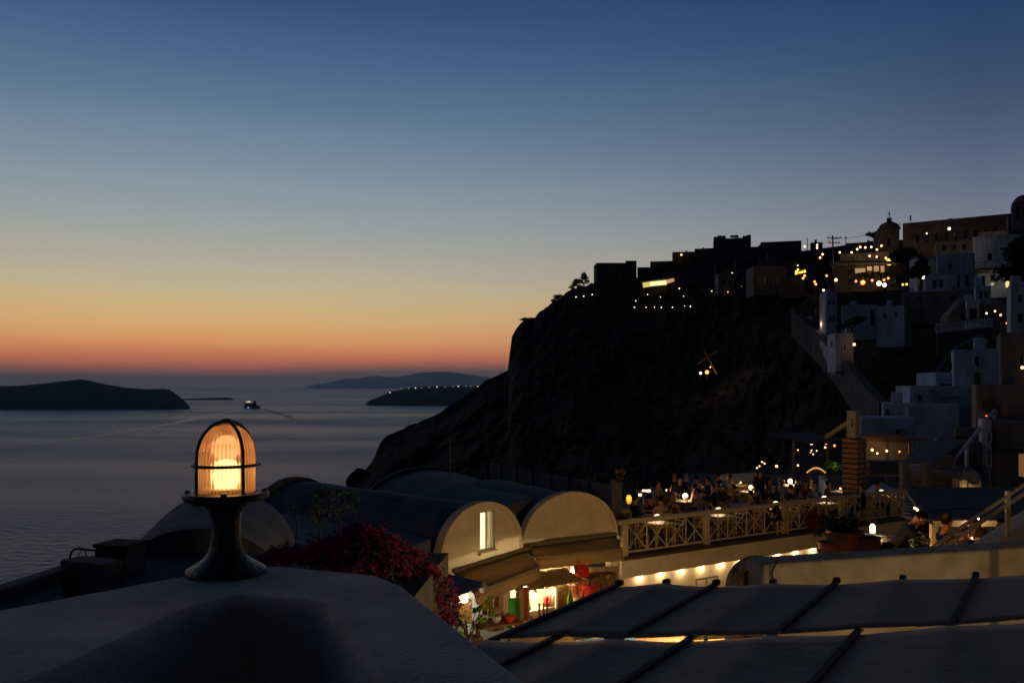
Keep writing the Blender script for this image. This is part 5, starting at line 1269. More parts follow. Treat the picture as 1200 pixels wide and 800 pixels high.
def tlamp(loc,label,w=5.5,group='glowing table lamps'):
    o=dup('l',lproto,loc,0,label,group); light('table_lamp_light',Vector(loc)+Vector((0,0,.135)),w,(1,.66,.34),.03); return o
railpx=((770,'leftmost railing table, next to the fence corner'),(842,'second railing table from the fence corner'),(909,'third railing table, below the standing waiter'),(966,'fourth railing table, beside the red flowers'),(1033,'last railing table, right of the brick chimney'))
for i,(px,lab) in enumerate(railpx):
    u,_=uv_on(px,.62); c_=T(u,.62)
    table(c_,TANG,'wooden '+lab,'tables along the railing')
    tlamp(c_+Vector((0,0,.757)),'glowing dome lamp on the '+('leftmost railing table','second railing table from the fence corner','railing table below the standing waiter','railing table beside the red flowers','last railing table right of the brick chimney')[i])
    for sgn,wd in ((-1,'left'),(1,'right')):
        if i==4 and sgn>0: continue
        chair(c_+TU*(.72*sgn),TANG+math.pi/2*sgn,'wooden chair %s of the %s'%(wd,lab.split(',')[0]),'wooden taverna chairs by the railing')
inner=[(803,577,-3.95,'table with the round ball lamp, mid-terrace'),(846,563,-3.95,'far table near the back wall with a bright lamp'),(880,567,-3.95,'table behind the standing waiter with a glaring lamp'),(926,560,-3.95,'far right table with a flaming lamp'),(757,570,-4.05,'far left table by the fence'),(866,586,-4.1,'table between striped shirt and couple')]
inn_pts=[]
for i,(px,py,z,lab) in enumerate(inner):
    p=PZ(px,py,z); p.z=ZT; inn_pts.append(p); table(p,TANG+.2*i,'white-topped '+lab,'inner terrace tables')
    for sgn,wd in ((-1,'left'),(1,'right')):
        if i in (0,1,3): chair(p+Vector((.75*sgn,.1,0)),math.pi/2*sgn,'chair %s of the %s'%(wd,lab),'inner terrace chairs')
def glowlamp(p,r,lab,w,e='shade'):
    t=thing('ball_lamp',lab,'lamp',p); MB().lathe(p,[(.001,0),(.05,0),(.05,.01),(.012,.02),(.012,.08),(.001,.08)],12).build('base',M['whiteframe'],t)
    MB().ball(p+Vector((0,0,.06+r)),r,10).build('globe',E[e],t,smooth=True); light('ball_light',p+Vector((0,-r-.06,.06+r)),w*.5,(1,.66,.34),r*.6); light('ball_light',p+Vector((0,0,.1+2.3*r)),w*.5,(1,.66,.34),r*.6); return t
glowlamp(inn_pts[0]+Vector((0,0,.757)),.105,'round white ball lamp on the mid-terrace table',14)
glowlamp(inn_pts[1]+Vector((-.1,0,.757)),.085,'bright ball lamp on the far table near the back wall',22,'flame')
glowlamp(inn_pts[2]+Vector((0,0,.757)),.09,'glaring lamp right behind the standing waiter',16,'flame')
glowlamp(inn_pts[3]+Vector((0,0,.757)),.10,'flaming golden lamp on the far right table',26,'flame')
o=thing('bright_screen','small white glowing tablet lying on the far left table','tablet',inn_pts[4]+Vector((0,0,.757))); MB().box(inn_pts[4]+Vector((0,-.1,.80)),(.34,.03,.09),.1).build('screen',E['white'],o)
o=thing('candle_jar','orange paper lantern on the left end of the terrace','lantern',P(737,590,27.2)); MB().lathe(P(737,590,27.2),[(.05,0),(.09,.1),(.09,.2),(.05,.28),(.001,.28)],12).build('shade',emat('paper_glow',(1,.42,.07),.7),o,smooth=True); light('lantern_light',P(737,582,27.0),4,(1,.5,.2),.05)
MB().bar(P(737,590,27.2),Vector((P(737,590,27.2).x,27.2,ZT)),.05,.05).build('stand',M['black'],o)
o=thing('phone','tiny glowing phone held at the left of the terrace','phone',P(750,580,28)); MB().box(P(750,579.5,28),(.10,.02,.08)).build('screen',E['white'],o)
# plates and glasses glinting on inner tables
for i,p in enumerate(inn_pts):
    for j in range(2):
        a=j*3.1+i; q=p+Vector((.22*math.cos(a),.22*math.sin(a),.757))
        tag(MB().lathe(q,[(.06,0),(.11,.012),(.115,.02),(.001,.01)],16).build('plate',M['plaster'],smooth=True),'white plate on the '+inner[i][3],'plate','plates on the inner tables')
        q=q+Vector((.12*math.sin(a),-.12*math.cos(a),0))
        tag(MB().lathe(q,[(.032,0),(.006,.008),(.006,.09),(.036,.13),(.03,.2),(.001,.14)],10).build('wine_glass',M['grey'],smooth=True),'wine glass on the '+inner[i][3],'glass','glasses on the inner tables')

def seat_at(px,py,lab,yaw,**k):
    kind=k.get('kind','sit'); hz_={'sit':1.27,'lean':1.16,'stand':1.66,'bend':1.38}[kind]
    z=ZT+hz_; p=PZ(px,py,z); p.z=ZT
    person(lab,p,yaw,**k)
    if kind in('sit','lean'):
        chair(p,yaw,'chair of the '+lab.replace('seated person','person'),'chairs under diners')
D=R
seat_at(742,585,'seated person in dark clothes by the orange paper lantern',D(-60),shirt='black',sleeve='long')
seat_at(761,583,'person with bare tanned back and low black dress',D(-20),shirt='black',sleeve='none',skin='skin2',longhair=False)
seat_at(775,586,'seated person in a pale pink shirt with back turned',D(10),shirt='pink',sleeve='short')
seat_at(787,583,'seated blond person with long hair turned to the ball lamp',D(-50),shirt='brown',hair='blond',sleeve='none',longhair=True)
seat_at(774,565,'person with reddish skin facing left at the far left table',D(80),shirt='rose',skin='skin2',sleeve='none')
seat_at(766,569,'pale-faced seated person beside the glowing tablet',D(-80),shirt='white',sleeve='short')
seat_at(797,562,'seated person in dark jacket near the back wall',D(170),shirt='black',sleeve='long')
seat_at(806,559,'grey-haired person in a blue shirt at the back',D(30),shirt='blue',hair='grey')
seat_at(818,561,'person in a white shirt turned away behind the ball lamp',D(20),shirt='white',sleeve='long')
seat_at(831,562,'seated person in navy right of the white shirt',D(100),shirt='navy',sleeve='long')
seat_at(821,577,'seated person in a striped pale shirt before the ball lamp',D(60),shirt='stripe',sleeve='short')
seat_at(846,581,'seated person in brown right of the striped shirt',D(-60),shirt='brown',sleeve='long',longhair=True)
seat_at(875,576,'seated person in black leaning toward a companion before the waiter',D(-100),shirt='black',sleeve='long',kind='lean')
seat_at(882,579,'seated person with bare arms next to the leaning one',D(60),shirt='brown',sleeve='none')
seat_at(891,553,'standing waiter in black seen from behind',D(-30),shirt='black',sleeve='long',kind='stand')
seat_at(909,570,'seated person in black just right of the waiter',D(120),shirt='black',sleeve='long',longhair=True)
seat_at(914,585,'seated person in black leaning over the third table lamp',D(100),shirt='black',skin='skin2',sleeve='long',kind='lean')
seat_at(944,566,'person in a dark red top with long dark hair',D(170),shirt='red',sleeve='short',longhair=True)
seat_at(1026,567,'person in a white shirt right of the brick chimney',D(-110),shirt='white',sleeve='short')
table(PZ(790,569,-3.95)*1 - Vector((0,0,1.05)),TANG,'white-topped table left of the mid-terrace ball lamp','inner terrace tables')
for px,py,yw,sh_,hr_,sl_,lab in ((752,573,60,'white','dark','short','seated person in white left of the glowing tablet'),(783,570,-40,'grey','dark','long','seated person in grey behind the bare-backed one'),(791,558,160,'navy','blond','short','blond person in navy at the back left of the dark jacket'),(812,571,-90,'pink','dark','short','seated person in pink beside the ball lamp table'),(838,571,90,'black','dark','long','seated person in black right of the striped shirt and behind'),(853,558,20,'grey','grey','long','grey-haired person in grey by the far back wall table'),(841,557,-60,'black','dark','short','dark person left of the back wall table'),(862,572,70,'rose','dark','none','person with bare shoulders between brown top and couple'),(858,560,100,'white','dark','short','person in white right of the far back wall table'),(899,563,-120,'brown','dark','short','seated person in brown directly behind the waiter'),(917,563,60,'white','blond','short','blond person in white left of the flaming lamp'),(934,562,-80,'black','dark','long','person in black right of the flaming lamp'),(928,572,10,'navy','dark','short','seated person in navy below the flaming lamp'),(955,568,140,'grey','dark','long','seated person in grey right of the red top'),(968,567,-100,'brown','dark','long','seated person in brown just left of the brick chimney'),(1012,571,80,'black','dark','long','seated person in black half behind the brick chimney')):
    seat_at(px,py,lab,D(yw),shirt=sh_,hair=hr_,sleeve=sl_,longhair=hr_=='blond',skin='skin2' if px%3==0 else 'skin')
for px,py,lab in ((829,568,'small candle glinting right of the white shirt'),(868,566,'small candle glinting left of the waiter'),(900,568,'small candle glinting right of the waiter'),(944,574,'small candle glinting under the red top'),(781,575,'small candle glinting behind the pale pink shirt'),(985,573,'orange candle glinting at the foot of the brick chimney')):
    q=PZ(px,py,-4.16); t=thing('candle',lab,'candle',q-Vector((0,0,.08)),'candles on the terrace'); MB().lathe(q-Vector((0,0,.08)),[(.03,0),(.03,.07),(.001,.07)],8).build('wax',M['cloth'],t); MB().ball(q+Vector((0,0,.03)),.035,6).build('flame',E['warm'],t,smooth=True); light('candle_light',q+Vector((0,0,.12)),3,(1,.55,.22),.03)
    MB().box(q-Vector((0,0,.1)),(.6,.6,.03),TANG).build('tray',M['cloth'],t); MB().tube([q-Vector((0,0,.1)),Vector((q.x,q.y,ZT))],.03,6).build('stand',M['black'],t)
# a chimney of tan brick on the terrace edge
q=P(1001,600,32.2); ck=thing('brick_chimney','square tan brick column topped by a pale square block','chimney',Vector((q.x,q.y,ZT)))
zb=P(0,515,32.2).z; zt_=P(0,481,32.2).z
MB().box(Vector((q.x,q.y,(zb+ZT)/2)),(.62,.62,zb-ZT),R(40)).build('brick_shaft',M['brick'],ck)
MB().box(Vector((q.x,q.y,zb+.03)),(.66,.66,.06),R(40)).build('ledge',M['brick'],ck)
MB().box(Vector((q.x-.03,q.y,(zb+.06+zt_)/2)),(.36,.36,zt_-zb-.06),R(40)).build('pale_block',M['rail'],ck,bevel=.02)
mb=MB(); 
for z in (.35,.47,.56): mb.box(Vector((q.x-.16,q.y-.2,zt_-z)),(.05,.03,.08),R(40))
mb.build('bracket',M['black'],ck)
yp=MB().bar(P(968,512,40),P(997,493,36),.13,.16).build('yellow_pole',M['yellow']); tag(yp,'slanted yellow pole rising behind the pale chimney block','pole')
# red flowers hanging on the railing
rf=thing('hanging_flowers','dark red flowering plant spilling over the right part of the railing','plant',T(uv_on(957,-.1)[0],-.1,.2))
mb=MB(); fo=MB()
for i,(px,py,r) in enumerate(((950,606,.3),(957,603,.32),(963,612,.26),(952,617,.26),(960,622,.2),(999,608,.16))): c_=T(uv_on(px,-.12)[0],-.12); c_.z=P(px,py,c_.y).z; leaves(mb,c_,(r,.18,r*.8),120,.05,0,60+i); leaves(fo,c_+Vector((0,.06,-.05)),(r,.2,r),60,.06,0,90+i)
mb.build('blossom',M['sh_red'],rf); fo.build('foliage',M['foliage'],rf)
# ------------------------------------------------------------------ second taverna further back
t=thing('lower_taverna','dim far taverna under tan and grey awnings behind the chimney','taverna',P(1000,560,46))
struct(MB().prism([(12,38),(26,38),(30,60),(12,60)],-9.5,-6.2).build('lower_ground',M['floor']))
MB().bar(P(1010,511,50),P(1068,513,50),4,.14).build('tan_awning',M['awning'],t)
MB().bar(P(1010,514,47.9),P(1068,517,47.9),.1,.22).build('awning_edge',M['wood'],t)
MB().bar(P(926,508,50),P(972,518,46),2.5,.16).build('grey_awning',M['darkroof'],t)
for px,y0 in ((930,510),(970,520),(1012,517),(1040,518),(1066,519)): MB().bar(P(px,y0,47.5),Vector((P(px,y0,47.5).x,47.5,-6.2)),.12,.12).build('post',M['woodframe'],t)
MB().bar(P(1010,535,51),P(1068,537,51),.2,2.2).build('back_wall',M['housec'],t)
light('taverna_light',P(1040,521,49),30,(1,.55,.2),.2)
for k,(px,py,e,r,l) in enumerate(((951,519,'warm',.13,'large warm lamp under the far left grey awning'),(968,519,'orange',.11,'orange lamp at the right end of the grey awning'),(967,524,'white',.08,'white lamp just under the orange one'),(978,522,'orange',.10,'flat orange lamp left of the brick chimney'),(1022,527,'warm',.10,'leftmost lamp under the tan awning'),(1028,531,'warm',.07,'lower lamp under the left part of the tan awning'),(1039,528,'warm',.09,'middle lamp under the tan awning'),(1054,529,'orange',.08,'rightmost dull lamp under the tan awning'),(935,545,'white',.08,'single white lamp left of the string lights'),(910,546,'warm',.10,'warm lamp at the left of the lower taverna'),(1008,514,'warm',.08,'tiny lamp at the right of the pale chimney block'))): bulb(px,py,e,r,l,'lamps of the lower taverna',Y=47,post=False,w=10 if e=='warm' else 0)
for q in ((935,527),(931,531),(950,530),(953,532),(957,528),(951,527.5)): bulb(*q,'warm' if q[0]%2 else 'orange',.055,'small lamp in the cluster under the far grey awning','lamp cluster under the grey awning',Y=49,post=False)
for q in ((893,541),(896,543),(890,546),(887,548)): bulb(*q,'warm',.065,'small lamp in the cluster just above the waiter','lamp cluster above the waiter',Y=48,post=False)
sl=thing('string_lights','string of small warm bulbs over a pale arch in the lower taverna','lights',P(958,550,44))
mb=MB()
for k in range(12): mb.ball(P(946+k*1.9,553-5*math.sin(k/11*math.pi),44),.045,5)
mb.build('bulbs',emat('string_glow',(1,.5,.18),.8),sl)
mb=MB(); mb.tube([P(946+k*1.9,553.5-5*math.sin(k/11*math.pi),44.1) for k in range(12)],.015,4); mb.build('wire',M['black'],sl)
mb=MB(); mb.tube([P(947,575,44.6),P(948,556,44.6),P(957,550,44.6),P(966,556,44.6),P(967,575,44.6)],.12,6); tag(mb.build('garden_arch',M['housec']),'pale arch below the string lights','arch')
gb=thing('lit_shrub','greenish lit shrub left of the brick chimney','shrub',P(975,553,42)); mb=MB(); leaves(mb,P(975,547,42),(.45,.3,.32),220,.07,0,77); mb.build('leaves',M['brightfoliage'],gb); MB().tube([P(975,556,42),P(975,548,42)],.03,5).build('stem',M['bark'],gb); light('shrub_light',P(980,543,41.6),3,(1,.8,.4),.05)
# white stretched sheet right of the chimney
sh=MB().sheet([[P(1014,575,36),P(1030,563,38),P(1056,577,36)],[P(1014,583,35),P(1034,578,35),P(1056,580,35)]]).build('white_sunshade',M['plaster'],solid=.03); tag(sh,'white sunshade sheet to the right of the brick chimney','sunshade')
ur=MB()
for k in range(6): ur.bar(P(1014,541+k*2.6,40-k*.3),P(1058,541+k*2.6,40-k*.3),1.0,.10)
tag(ur.build('slatted_roof',M['greywall']),'grey slatted roof right of the brick chimney','roof')
# ------------------------------------------------------------------ lower terrace on the right, stair, wall
wb=thing('block_wall','weathered cream wall with a rounded end beyond the charcoal canopy','wall',(4.8,10.7,ZF))
a=Vector((2.95,10.02,0)); b=Vector((9.5,11.9,0)); d=(b-a).normalized(); nn_=Vector((-d.y,d.x,0))*.40
MB().prism([(a.x,a.y),(b.x,b.y),(b.x+nn_.x,b.y+nn_.y),(a.x+nn_.x,a.y+nn_.y)],ZF,-2.085).build('wall',M['cream_dirty'],wb,bevel=.055,seg=4)
cbp=[a+d*.20+Vector((0,.45,-2.3)),a+d*.18+Vector((0,.2,-2.055)),a+d*.2+Vector((0,-.02,-2.055)),a+d*.13+Vector((0,-.04,-2.12)),a+d*.10+Vector((0,-.035,-2.2)),a+d*.13+Vector((0,-.035,-2.29)),a+d*.22+Vector((0,-.035,-2.36)),a+d*.27+Vector((0,-.035,-2.5))]
tag(MB().tube(cbp,.012,6).build('cable',M['cable'],smooth=True),'grey cable looped over the rounded end of the cream wall','cable')
# dark arched stone mouth beside the wall end
ar=thing('stone_oven','dark arched rubble stone niche with a black rim beside the cream wall','oven',(2.75,10.35,ZF))
cx,cz=3.11,-2.56; n=20; pts=[Vector((cx+.40*math.cos(math.pi*i/n),10.35,cz+.41*math.sin(math.pi*i/n))) for i in range(n+1)]
mb=MB(); poly=pts+[Vector((cx+-.40,10.35,ZF)),Vector((cx+.40,10.35,ZF))]; m_=len(poly); mb.add(poly+[p+Vector((0,.5,0)) for p in poly],[tuple(range(m_)),tuple(range(2*m_-1,m_-1,-1))]+[(i,(i+1)%m_,m_+(i+1)%m_,m_+i) for i in range(m_)]); mb.build('rubble_core',M['rubble'],ar)
MB().tube([p+Vector((0,-.01,0)) for p in pts],.012,6).build('rim',M['black'],ar)
fr_=thing('sign_frame','small black empty frame standing before the downlit wall','frame',P(828,700,14))
mb=MB(); Pq=lambda x,y: P(x,y,14)
for s0,s1 in (((816,696),(816,679)),((816,679),(841,675)),((841,675),(841,696)),((828,677.5),(828,696))): mb.bar(Pq(*s0),Pq(*s1),.022,.022)
mb.build('frame_bars',mat('matt_black',(.01,.01,.01),1,.2,5,spec=0),fr_); MB().bar(Pq(828,695),Vector((Pq(828,695).x,14,ZF)),.04,.04).build('post',M['black'],fr_)
struct(MB().prism([(3.4,10.6),(12,13.0),(12,15.2),(3.9,15.0)],ZF,-3.5).build('terrace_ground',M['floor']))
struct(MB().prism([(7.0,15.2),(16,15.3),(20,24),(12,22)],ZF,-4.1).build('terrace_ground_low',M['floor']))
# stair with timber rails
stp=thing('stair','cream stair flank rising to the right edge with a sloping top','stair',P(1180,640,12.3))
k0=P(1142,652,11.9); k1=P(1200,613,12.5); dd=(k1-k0); k2=k0+dd*2.2
mb=MB(); w_=Vector((-.12,.25,0)); v=[k0,k2,k2+w_,k0+w_]; low=[Vector((q.x,q.y,-3.6)) for q in v]; mb.add(v+low,[(0,1,2,3),(0,4,5,1),(1,5,6,2),(2,6,7,3),(3,7,4,0),(7,6,5,4)]); mb.build('flank',M['cream'],stp,bevel=.02)
for i in range(8):
    f=i/7; q=k0+dd*(f*2.0)+Vector((.25,.9,-1.0)); MB().box(q-Vector((0,0,.3)),(.30,1.1,.6)).build('tread',M['cream'],stp)
hr=thing('handrail','cream timber double handrail climbing the stair at the right edge','handrail',P(1100,650,12))
a0,a1=P(1078,651,11.6),P(1200,567.5,12.4); b0,b1=P(1090,651,11.6),P(1200,578,12.4)
MB().bar(a0,a0+(a1-a0)*1.8,.042,.045).build('top_rail',M['rail'],hr,bevel=.008); MB().bar(b0,b0+(b1-b0)*1.8,.042,.05).build('lower_rail',M['rail'],hr,bevel=.008)
q=P(1181,580,12.25); MB().bar(q+Vector((0,0,.06)),q-Vector((0,0,.60)),.055,.06).build('post',M['rail'],hr,bevel=.006)
q=P(1110,636,11.75); MB().bar(q,q-Vector((0,0,.75)),.055,.06).build('post',M['rail'],hr)
# pergola roof and its lit beam behind the diners
pg=thing('pergola','low grey slatted roof on a cream beam behind the stair rail','pergola',P(1130,612,19))
mb=MB()
for k in range(9):
    y0=608-k*4.2; Y=19.4+k*.95; mb.bar(P(1066+k*.3,y0-1,Y),P(1260,y0,Y),.85,.07)
mb.build('slats',M['darkroof'],pg)
MB().bar(P(1093,613,19),P(1260,612,19),.12,.13).build('front_beam',M['rail'],pg)
MB().bar(P(1064,577,22),P(1093,612.5,19),.10,.10).build('side_beam',M['greywall'],pg)
for px in (1094,1190): q=P(px,614,19); MB().bar(q,Vector((q.x,q.y,-4.1)),.13,.13).build('post',M['rail'],pg)
bulb(1145.5,607,'white',.055,'bright spotlight under the cream pergola beam',Y=18.8,post=False,w=14)
for i,q in enumerate(((1072,595),(1075,597))): bulb(*q,'warm',.045,'glint lamp on the left side beam of the pergola','pair of glint lamps on the side beam',Y=19.4,post=False)
struct_=MB().bar(P(1093,632,21.5),P(1260,630,22),.2,1.6).build('back_wall_low',M['housed']); tag(struct_,'dark wall behind the diners under the pergola','wall')
# satellite dish on a lit wall block
dsh=thing('satellite_dish','grey satellite dish standing against the warmly lit wall block','dish',P(1137,572,30)); q=P(1137.5,558,30)
mb=MB(); dv=Vector((.2,-.9,.38)).normalized(); r1=dv.orthogonal().normalized(); r2=dv.cross(r1); rings=[]
for k in range(6):
    rr=.30*k/5; rings.append([q+r1*(rr*math.cos(2*math.pi*j/20))+r2*(rr*1.08*math.sin(2*math.pi*j/20))+dv*(.28*(rr)**2*2) for j in range(21)])
mb.sheet(rings); mb.build('reflector',mat('pale_grey_dish',(.4,.41,.43),.6,.15,4),dsh,smooth=True,solid=.012)
MB().tube([q-dv*.02,q-dv*.15-Vector((0,0,.1)),q-dv*.15-Vector((0,0,.5))],.025,6).build('mount',M['grey'],dsh); MB().tube([q-r2*.28,q+dv*.35],.010,5).build('feed_arm',M['grey'],dsh)
wbk=MB().box(P(1133,571,31),(.80,.5,.62)).build('wall_block',M['housec'],bevel=.02); tag(wbk,'small wall block lit from below behind the satellite dish','wall')
st_=thing('light_strip','glowing strip light along the ground before the lit wall block','lamp',P(1134,577.5,30.4)); MB().bar(P(1126,578,30.4),P(1144,578,30.4),.03,.03).build('tube',E['warm'],st_); light('strip_light',P(1135,575.5,30.45),5,(1,.6,.2),.05)
ow=MB().box(P(1204,545,36),(.5,.4,.95)).build('glowing_wall_end',emat('lit_wall_glow',(1,.45,.18),.09)); tag(ow,'wall end glowing dull orange by itself at the right edge above the stair','window')  # wall block glows by its own emission in place of lamplight
for i,px in enumerate((1155.8,1159.2)): bulb(px,487,'red',.052,('left','right')[i]+' of two red lamps on the big cream house','red lamps on the cream house',Y=45.5,post=False)
ab=MB().box(P(1158,475,45.9),(.75,.08,.6)).build('blind_panel',M['housed']); tag(ab,'grey panel above the red twin lamps on the cream house','panel')

# people on the lower terrace
def there(px,py,Y,kind,hz_): p=P(px,py,Y); p.z-=hz_; return p
p=there(1079,609,13.2,'bend',1.38)
person('person in a dark tee bending over a pale flower bush',Vector((p.x-.44,p.y+.05,-3.5)),R(-96),'bend','black','black','dark','short','skin',fingers=True,scale=.96)
def diner(px,py,Y,lab,yaw,zf,**k):
    kind=k.get('kind','sit'); p=P(px,py,Y); s_=(p.z-zf)/({'sit':1.27,'lean':1.16}[kind]); person(lab,Vector((p.x,p.y,zf)),yaw,scale=max(.85,min(1.1,s_)),fingers=True,**k)
    chair(Vector((p.x,p.y,zf)),yaw,'chair of the '+lab,'chairs on the lower terrace')
diner(1105,612,14.4,'person in black with orange lit face right of the bending one',R(-80),-3.5,shirt='black',sleeve='long',skin='skin2')
diner(1143,616,16.5,'person with an orange lit face right under the pergola spotlight',R(150),-4.1,shirt='rose',sleeve='short',skin='skin2')
diner(1131,630,15.0,'person with bare orange lit shoulder behind the lower handrail',R(-70),-4.1+.22,shirt='brown',sleeve='none',skin='skin2',kind='lean')
diner(1145,628,14.4,'dark-haired person in black seen from behind near the candles',R(10),-3.5-.0,shirt='black',sleeve='short',kind='lean')
diner(1155,629,15.1,'person with a bare arm reaching toward the candles',R(70),-4.0+.1,shirt='black',sleeve='none',skin='skin2',kind='lean')
diner(1178,616,16.8,'small far person just left of the stair post',R(100),-4.1,shirt='grey',sleeve='short')
p=P(1142,640,14.9); table(Vector((p.x,p.y+.35,-3.98)),.1,'table with candles among the diners on the lower terrace','lower terrace tables')
for i,(px,py) in enumerate(((1139,633),(1148,635.5))):
    q=P(px,py,14.75); t=thing('candle',('left','right')[i]+' bright candle among the diners behind the handrail','candle',q,'candles'); MB().lathe(q-Vector((0,0,.09)),[(.03,0),(.03,.07),(.001,.07)],10).build('wax',M['cloth'],t); MB().lathe(q-Vector((0,0,.02)),[(.001,0),(.024,.02),(.016,.06),(.001,.085)],8).build('flame',E['flame'],t,smooth=True); light('candle_light',q+Vector((0,.0,.12)),2.6,(1,.5,.2),.02)
gls=MB()
for k in range(5): gls.lathe(P(1122+k*2.5,640+k%2*2,14.0)-Vector((0,0,.1)),[(.03,0),(.006,.01),(.006,.08),(.035,.12),(.03,.19),(.001,.13)],10)
tag(gls.build('glassware',M['grey'],smooth=True),'cluster of glasses on a tray behind the lower handrail','glasses')
light('diner_light',P(1118,620,14.0)+Vector((0,.4,.3)),2.5,(1,.45,.15),.05)
# flower bush before the bending person
fbz=thing('flower_bush','grey-white flower bush in front of the bending person','shrub',P(1076,655,12.4)); q=P(1077,637,12.4)
mb=MB(); leaves(mb,q,(.16,.14,.17),200,.035,0,41); mb.build('leaves',M['foliage'],fbz); mb=MB(); leaves(mb,q+Vector((0,-.03,.03)),(.16,.13,.15),110,.026,0,42); mb.build('flowers',M['cloth'],fbz)
MB().lathe(Vector((q.x,q.y,-3.5)),[(.001,0),(.14,0),(.2,.7),(.22,q.z+3.5-.12),(.001,q.z+3.5-.14)],14).build('pot',M['terracotta'],fbz)
# menu stand with a little pitched roof and a lamp
q=P(1022.5,627,12.6); ms=thing('menu_stand','menu stand under a little pitched roof with a glowing lamp on top','stand',Vector((q.x,q.y,-3.5)))
MB().bar(q+Vector((0,0,.0)),P(1000,638,12.2),.34,.025).build('roof_board',M['grey'],ms); MB().bar(q+Vector((.04,0,0)),P(1049,629,12.9),.34,.025).build('roof_board',M['grey'],ms)
MB().bar(q-Vector((0,0,.02)),Vector((q.x,q.y,-3.5)),.06,.06).build('post',M['grey'],ms)
bb=P(1022.5,618,12.6); MB().lathe(bb,[(.036,-.08),(.042,-.01),(.038,.03),(.02,.055),(.001,.06)],14).build('lamp_globe',E['shade'],ms,smooth=True); MB().lathe(bb-Vector((0,0,.12)),[(.03,0),(.03,.05),(.001,.05)],10).build('lamp_neck',M['black'],ms)
light('menu_light',bb-Vector((0,.16,.02)),2.2,(1,.75,.35),.05)
for i,(px,py,w_,h_,lb_) in enumerate(((990,641,.46,.36,'large dark terracotta planter on the cream wall ledge'),(1018,645,.30,.24,'smaller dark pot right of the large terracotta planter'),(972,655,.30,.14,'low dark bowl left of the large terracotta planter'))):
    q=P(px,py+h_*500/11.6,11.6); q.z=-2.4; t=thing('planter',lb_,'planter',q)
    MB().lathe(q,[(.001,-1.1),(w_*.30,-1.1),(w_*.5,.18+h_*.6),(w_*.53,.18+h_*.62),(w_*.53,.18+h_*.72),(.001,.16+h_*.6)],16).build('pot',M['terracotta'],t)
for i,(px,py,lb_,n_) in enumerate(((982,614,'leafy dark bush growing from the large terracotta planter',300),(1030,641,'sharp-leaved dark plant beside the menu stand',60))):
    q=P(px,py,11.7); t=thing('planter_bush',lb_,'plant',q-Vector((0,0,.4))); mb=MB(); leaves(mb,q,(.26,.2,.2) if i==0 else (.22,.1,.06),n_,.045 if i==0 else .07,0,70+i); mb.build('leaves',M['foliage'],t); MB().tube([q-Vector((0,0,.42)),q],.015,5).build('stem',M['bark'],t)
gj=MB().lathe(P(961,652,11.4)-Vector((0,0,.06)),[(.05,0),(.06,.06),(.03,.12),(.045,.16),(.001,.16)],12).build('glass_jar',M['grey'],smooth=True); tag(gj,'small glass jar at the left of the planters on the ledge','jar')
# lanterns added out of sight to light the arches, railing and stair
def lantern(p,zb_,lab,w):
    t=thing('added_lantern',lab,'lamp',Vector((p.x,p.y,zb_)))
    MB().tube([Vector((p.x,p.y,zb_)),p-Vector((0,0,.2))],[.05,.035],10).build('post',M['black'],t)
    MB().lathe(p,[(.06,-.2),(.10,-.16),(.14,.14)],4).build('glazing',M['glass'],t)
    MB().lathe(p,[(.18,.14),(.16,.17),(.04,.28),(.02,.34),(.001,.35)],4).build('cap',M['black'],t)
    MB().ball(p,.04,8).build('bulb',E['warm'],t,smooth=True); light('lantern_light',p+Vector((0,0,-.02)),w,(1,.66,.25),.06)
lantern(Vector((3.0,13.2,-3.55)),ZF,'added black lantern hidden in the alley behind the canopy',3000)
lantern(Vector((8.2,18.6,-4.45)),ZF,'added black lantern in the passage below the terrace railing',1700)
lantern(Vector((8.4,9.8,-.9)),ZF,'added black lantern by the stair foot beyond the right edge',45)
pend(Vector((4.3,7.2,-3.2)),60,'added bulb hanging under the middle of the canopy',r=.05)  # bulbs added beneath the canopy to light the cream wall beyond
pend(Vector((6.4,7.7,-3.2)),60,'added bulb hanging under the right part of the canopy',r=.05)

# ------------------------------------------------------------------ charcoal canopy over dark beams
HC=-2.17
ends=[(723,687.5),(778.5,686.5),(837,687),(904,686.5),(979,684.5),(1057,681.5),(1143,677.5),(1240,672)]
BD=Vector((.655,1,0)).normalized()
far=[PZ(x,y-2,HC) for x,y in ends]
far=[Vector((far[0].x-.62,far[0].y-.05,HC))]+far if False else far
cp_=thing('beam_frame','dark timber frame of parallel beams carrying the charcoal canopy','pergola',(3,6,ZF))
for i,p in enumerate(far):
    MB().bar(p+BD*.10,p-BD*6.2,.062,.034).build('beam',M['beam'],cp_,bevel=.01)
for p in far: MB().box(p+BD*.06+Vector((0,0,.015)),(.07,.10,.06),-math.atan2(BD.x,BD.y)).build('beam_end',M['beam'],cp_,bevel=.012)
for p in (far[0],far[-1]):
    for k in (.2,5.6): q=p-BD*k; MB().bar(q-Vector((0,0,.05)),Vector((q.x,q.y,ZF)),.09,.09).build('post',M['beam'],cp_)
for k in (2.47,5.0):
    MB().bar(far[0]-BD*k-Vector((0,0,.09)),far[-1]-BD*k-Vector((0,0,.09)),.05,.05).build('cross_beam',M['beam'],cp_)
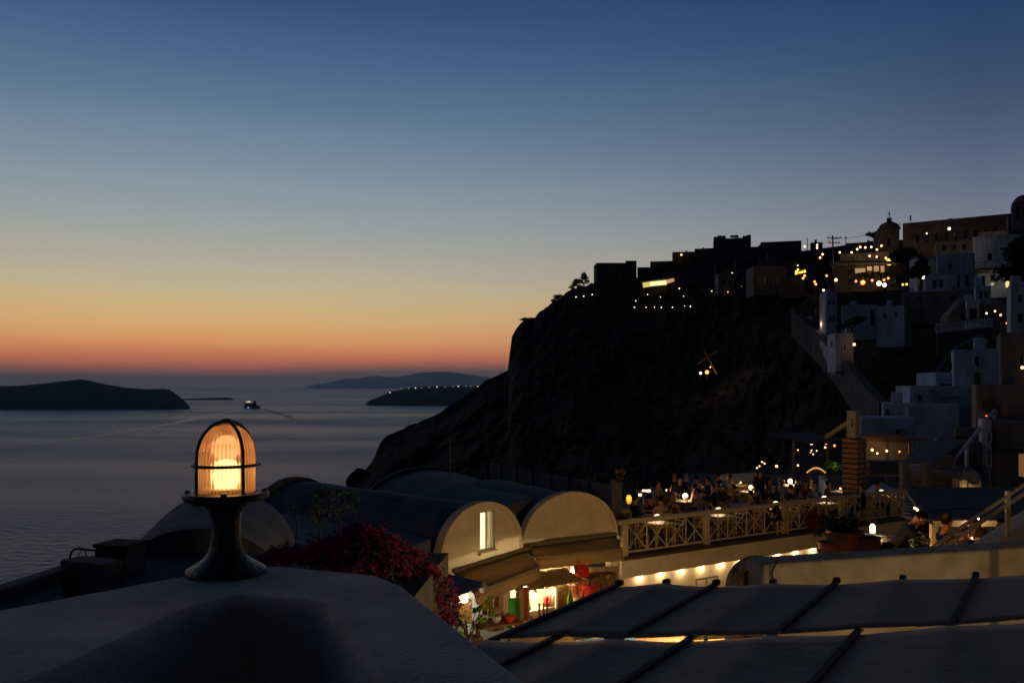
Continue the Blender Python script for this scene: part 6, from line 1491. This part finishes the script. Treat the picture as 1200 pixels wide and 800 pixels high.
def strip(label,d0,d1,par):
    S=8; NB=len(far); rows=[]; K=10
    cl=[]
    for k in range(K+1):
        row=[]; f=k/K
        for i in range(NB-1):
            for j in range(S if i<NB-2 else S+1):
                t_=i+j/S; s_=j/S
                A=far[i].lerp(far[i+1],s_)
                h0=(.026 if (i+par)%2==0 else -.020); h1=(.026 if (i+1+par)%2==0 else -.020)
                z=h0+(h1-h0)*s_ - .005*math.sin(math.pi*s_)
                over=math.cos(math.pi*(t_+par))           # +1 where the strip lies over the beam
                e0=d0+.02*over; e1=d1-(.055 if f>.5 else .0)*(1-over)/1.0*.9
                dd_=e0+(e1-e0)*f
                p=A-BD*dd_; row.append(Vector((p.x,p.y,HC+z+.003*noise.noise(p*3))))
        rows.append(row)
    return tag(MB().sheet(rows).build('canopy_strip',M['canvas'],smooth=True,solid=.008),label,'canopy','woven canopy strips')
strip('farther charcoal canvas strip woven over and under the dark beams',.06,2.36,1)
strip('nearer charcoal canvas strip along the bottom edge of the photo',2.47,4.9,0)
strip('hidden nearest charcoal canvas strip below the frame edge',5.02,6.2,1)
# goods lit below, glimpsed through the slit between the strips
for i,(px,py,mm,lab,wd,ht) in enumerate(((722,752,'bluecloth','sky-blue cloth glimpsed through the slit in the canopy',.9,.45),(765,754,'sh_pink','pink cloth glimpsed through the slit in the canopy',1.5,.5),(636,745,'tan','tan cloth glimpsed at the left end of the canopy slit',1.0,.5),(830,755,'tan','ochre cloth glimpsed at the middle of the canopy slit',1.4,.45))):
    p=P(px,py,13.5); t=thing('display_table',lab.replace('cloth','cloth on a display table'),'table',Vector((p.x,p.y,ZF)))
    MB().box(Vector((p.x,p.y,p.z-.1)),(wd,ht*2.2,.05),.2).build('cloth_top',M[mm],t)
    for sx in (-1,1): MB().bar(Vector((p.x+sx*wd*.4,p.y,p.z-.12)),Vector((p.x+sx*wd*.4,p.y,ZF)),.06,.06).build('leg',M['wood'],t)
light('alley_light',Vector((1.6,13.0,-4.6)),60,(1,.65,.35),.1)  # light and bulb added here over the display tables
pend(Vector((1.6,13.0,-4.45)),10,'added bulb over the display tables under the canopy',r=.05)

# afterglow: a very weak, very soft sun still below the haze
sd=bpy.data.lights.new('sun','SUN'); sd.energy=.012; sd.color=(1,.55,.35); sd.angle=R(20); so=bpy.data.objects.new('sun',sd); col.objects.link(so)
v=Vector((math.sin(SUN_AZ),math.cos(SUN_AZ),math.tan(R(1.0)))); so.rotation_euler=v.to_track_quat('Z','Y').to_euler()
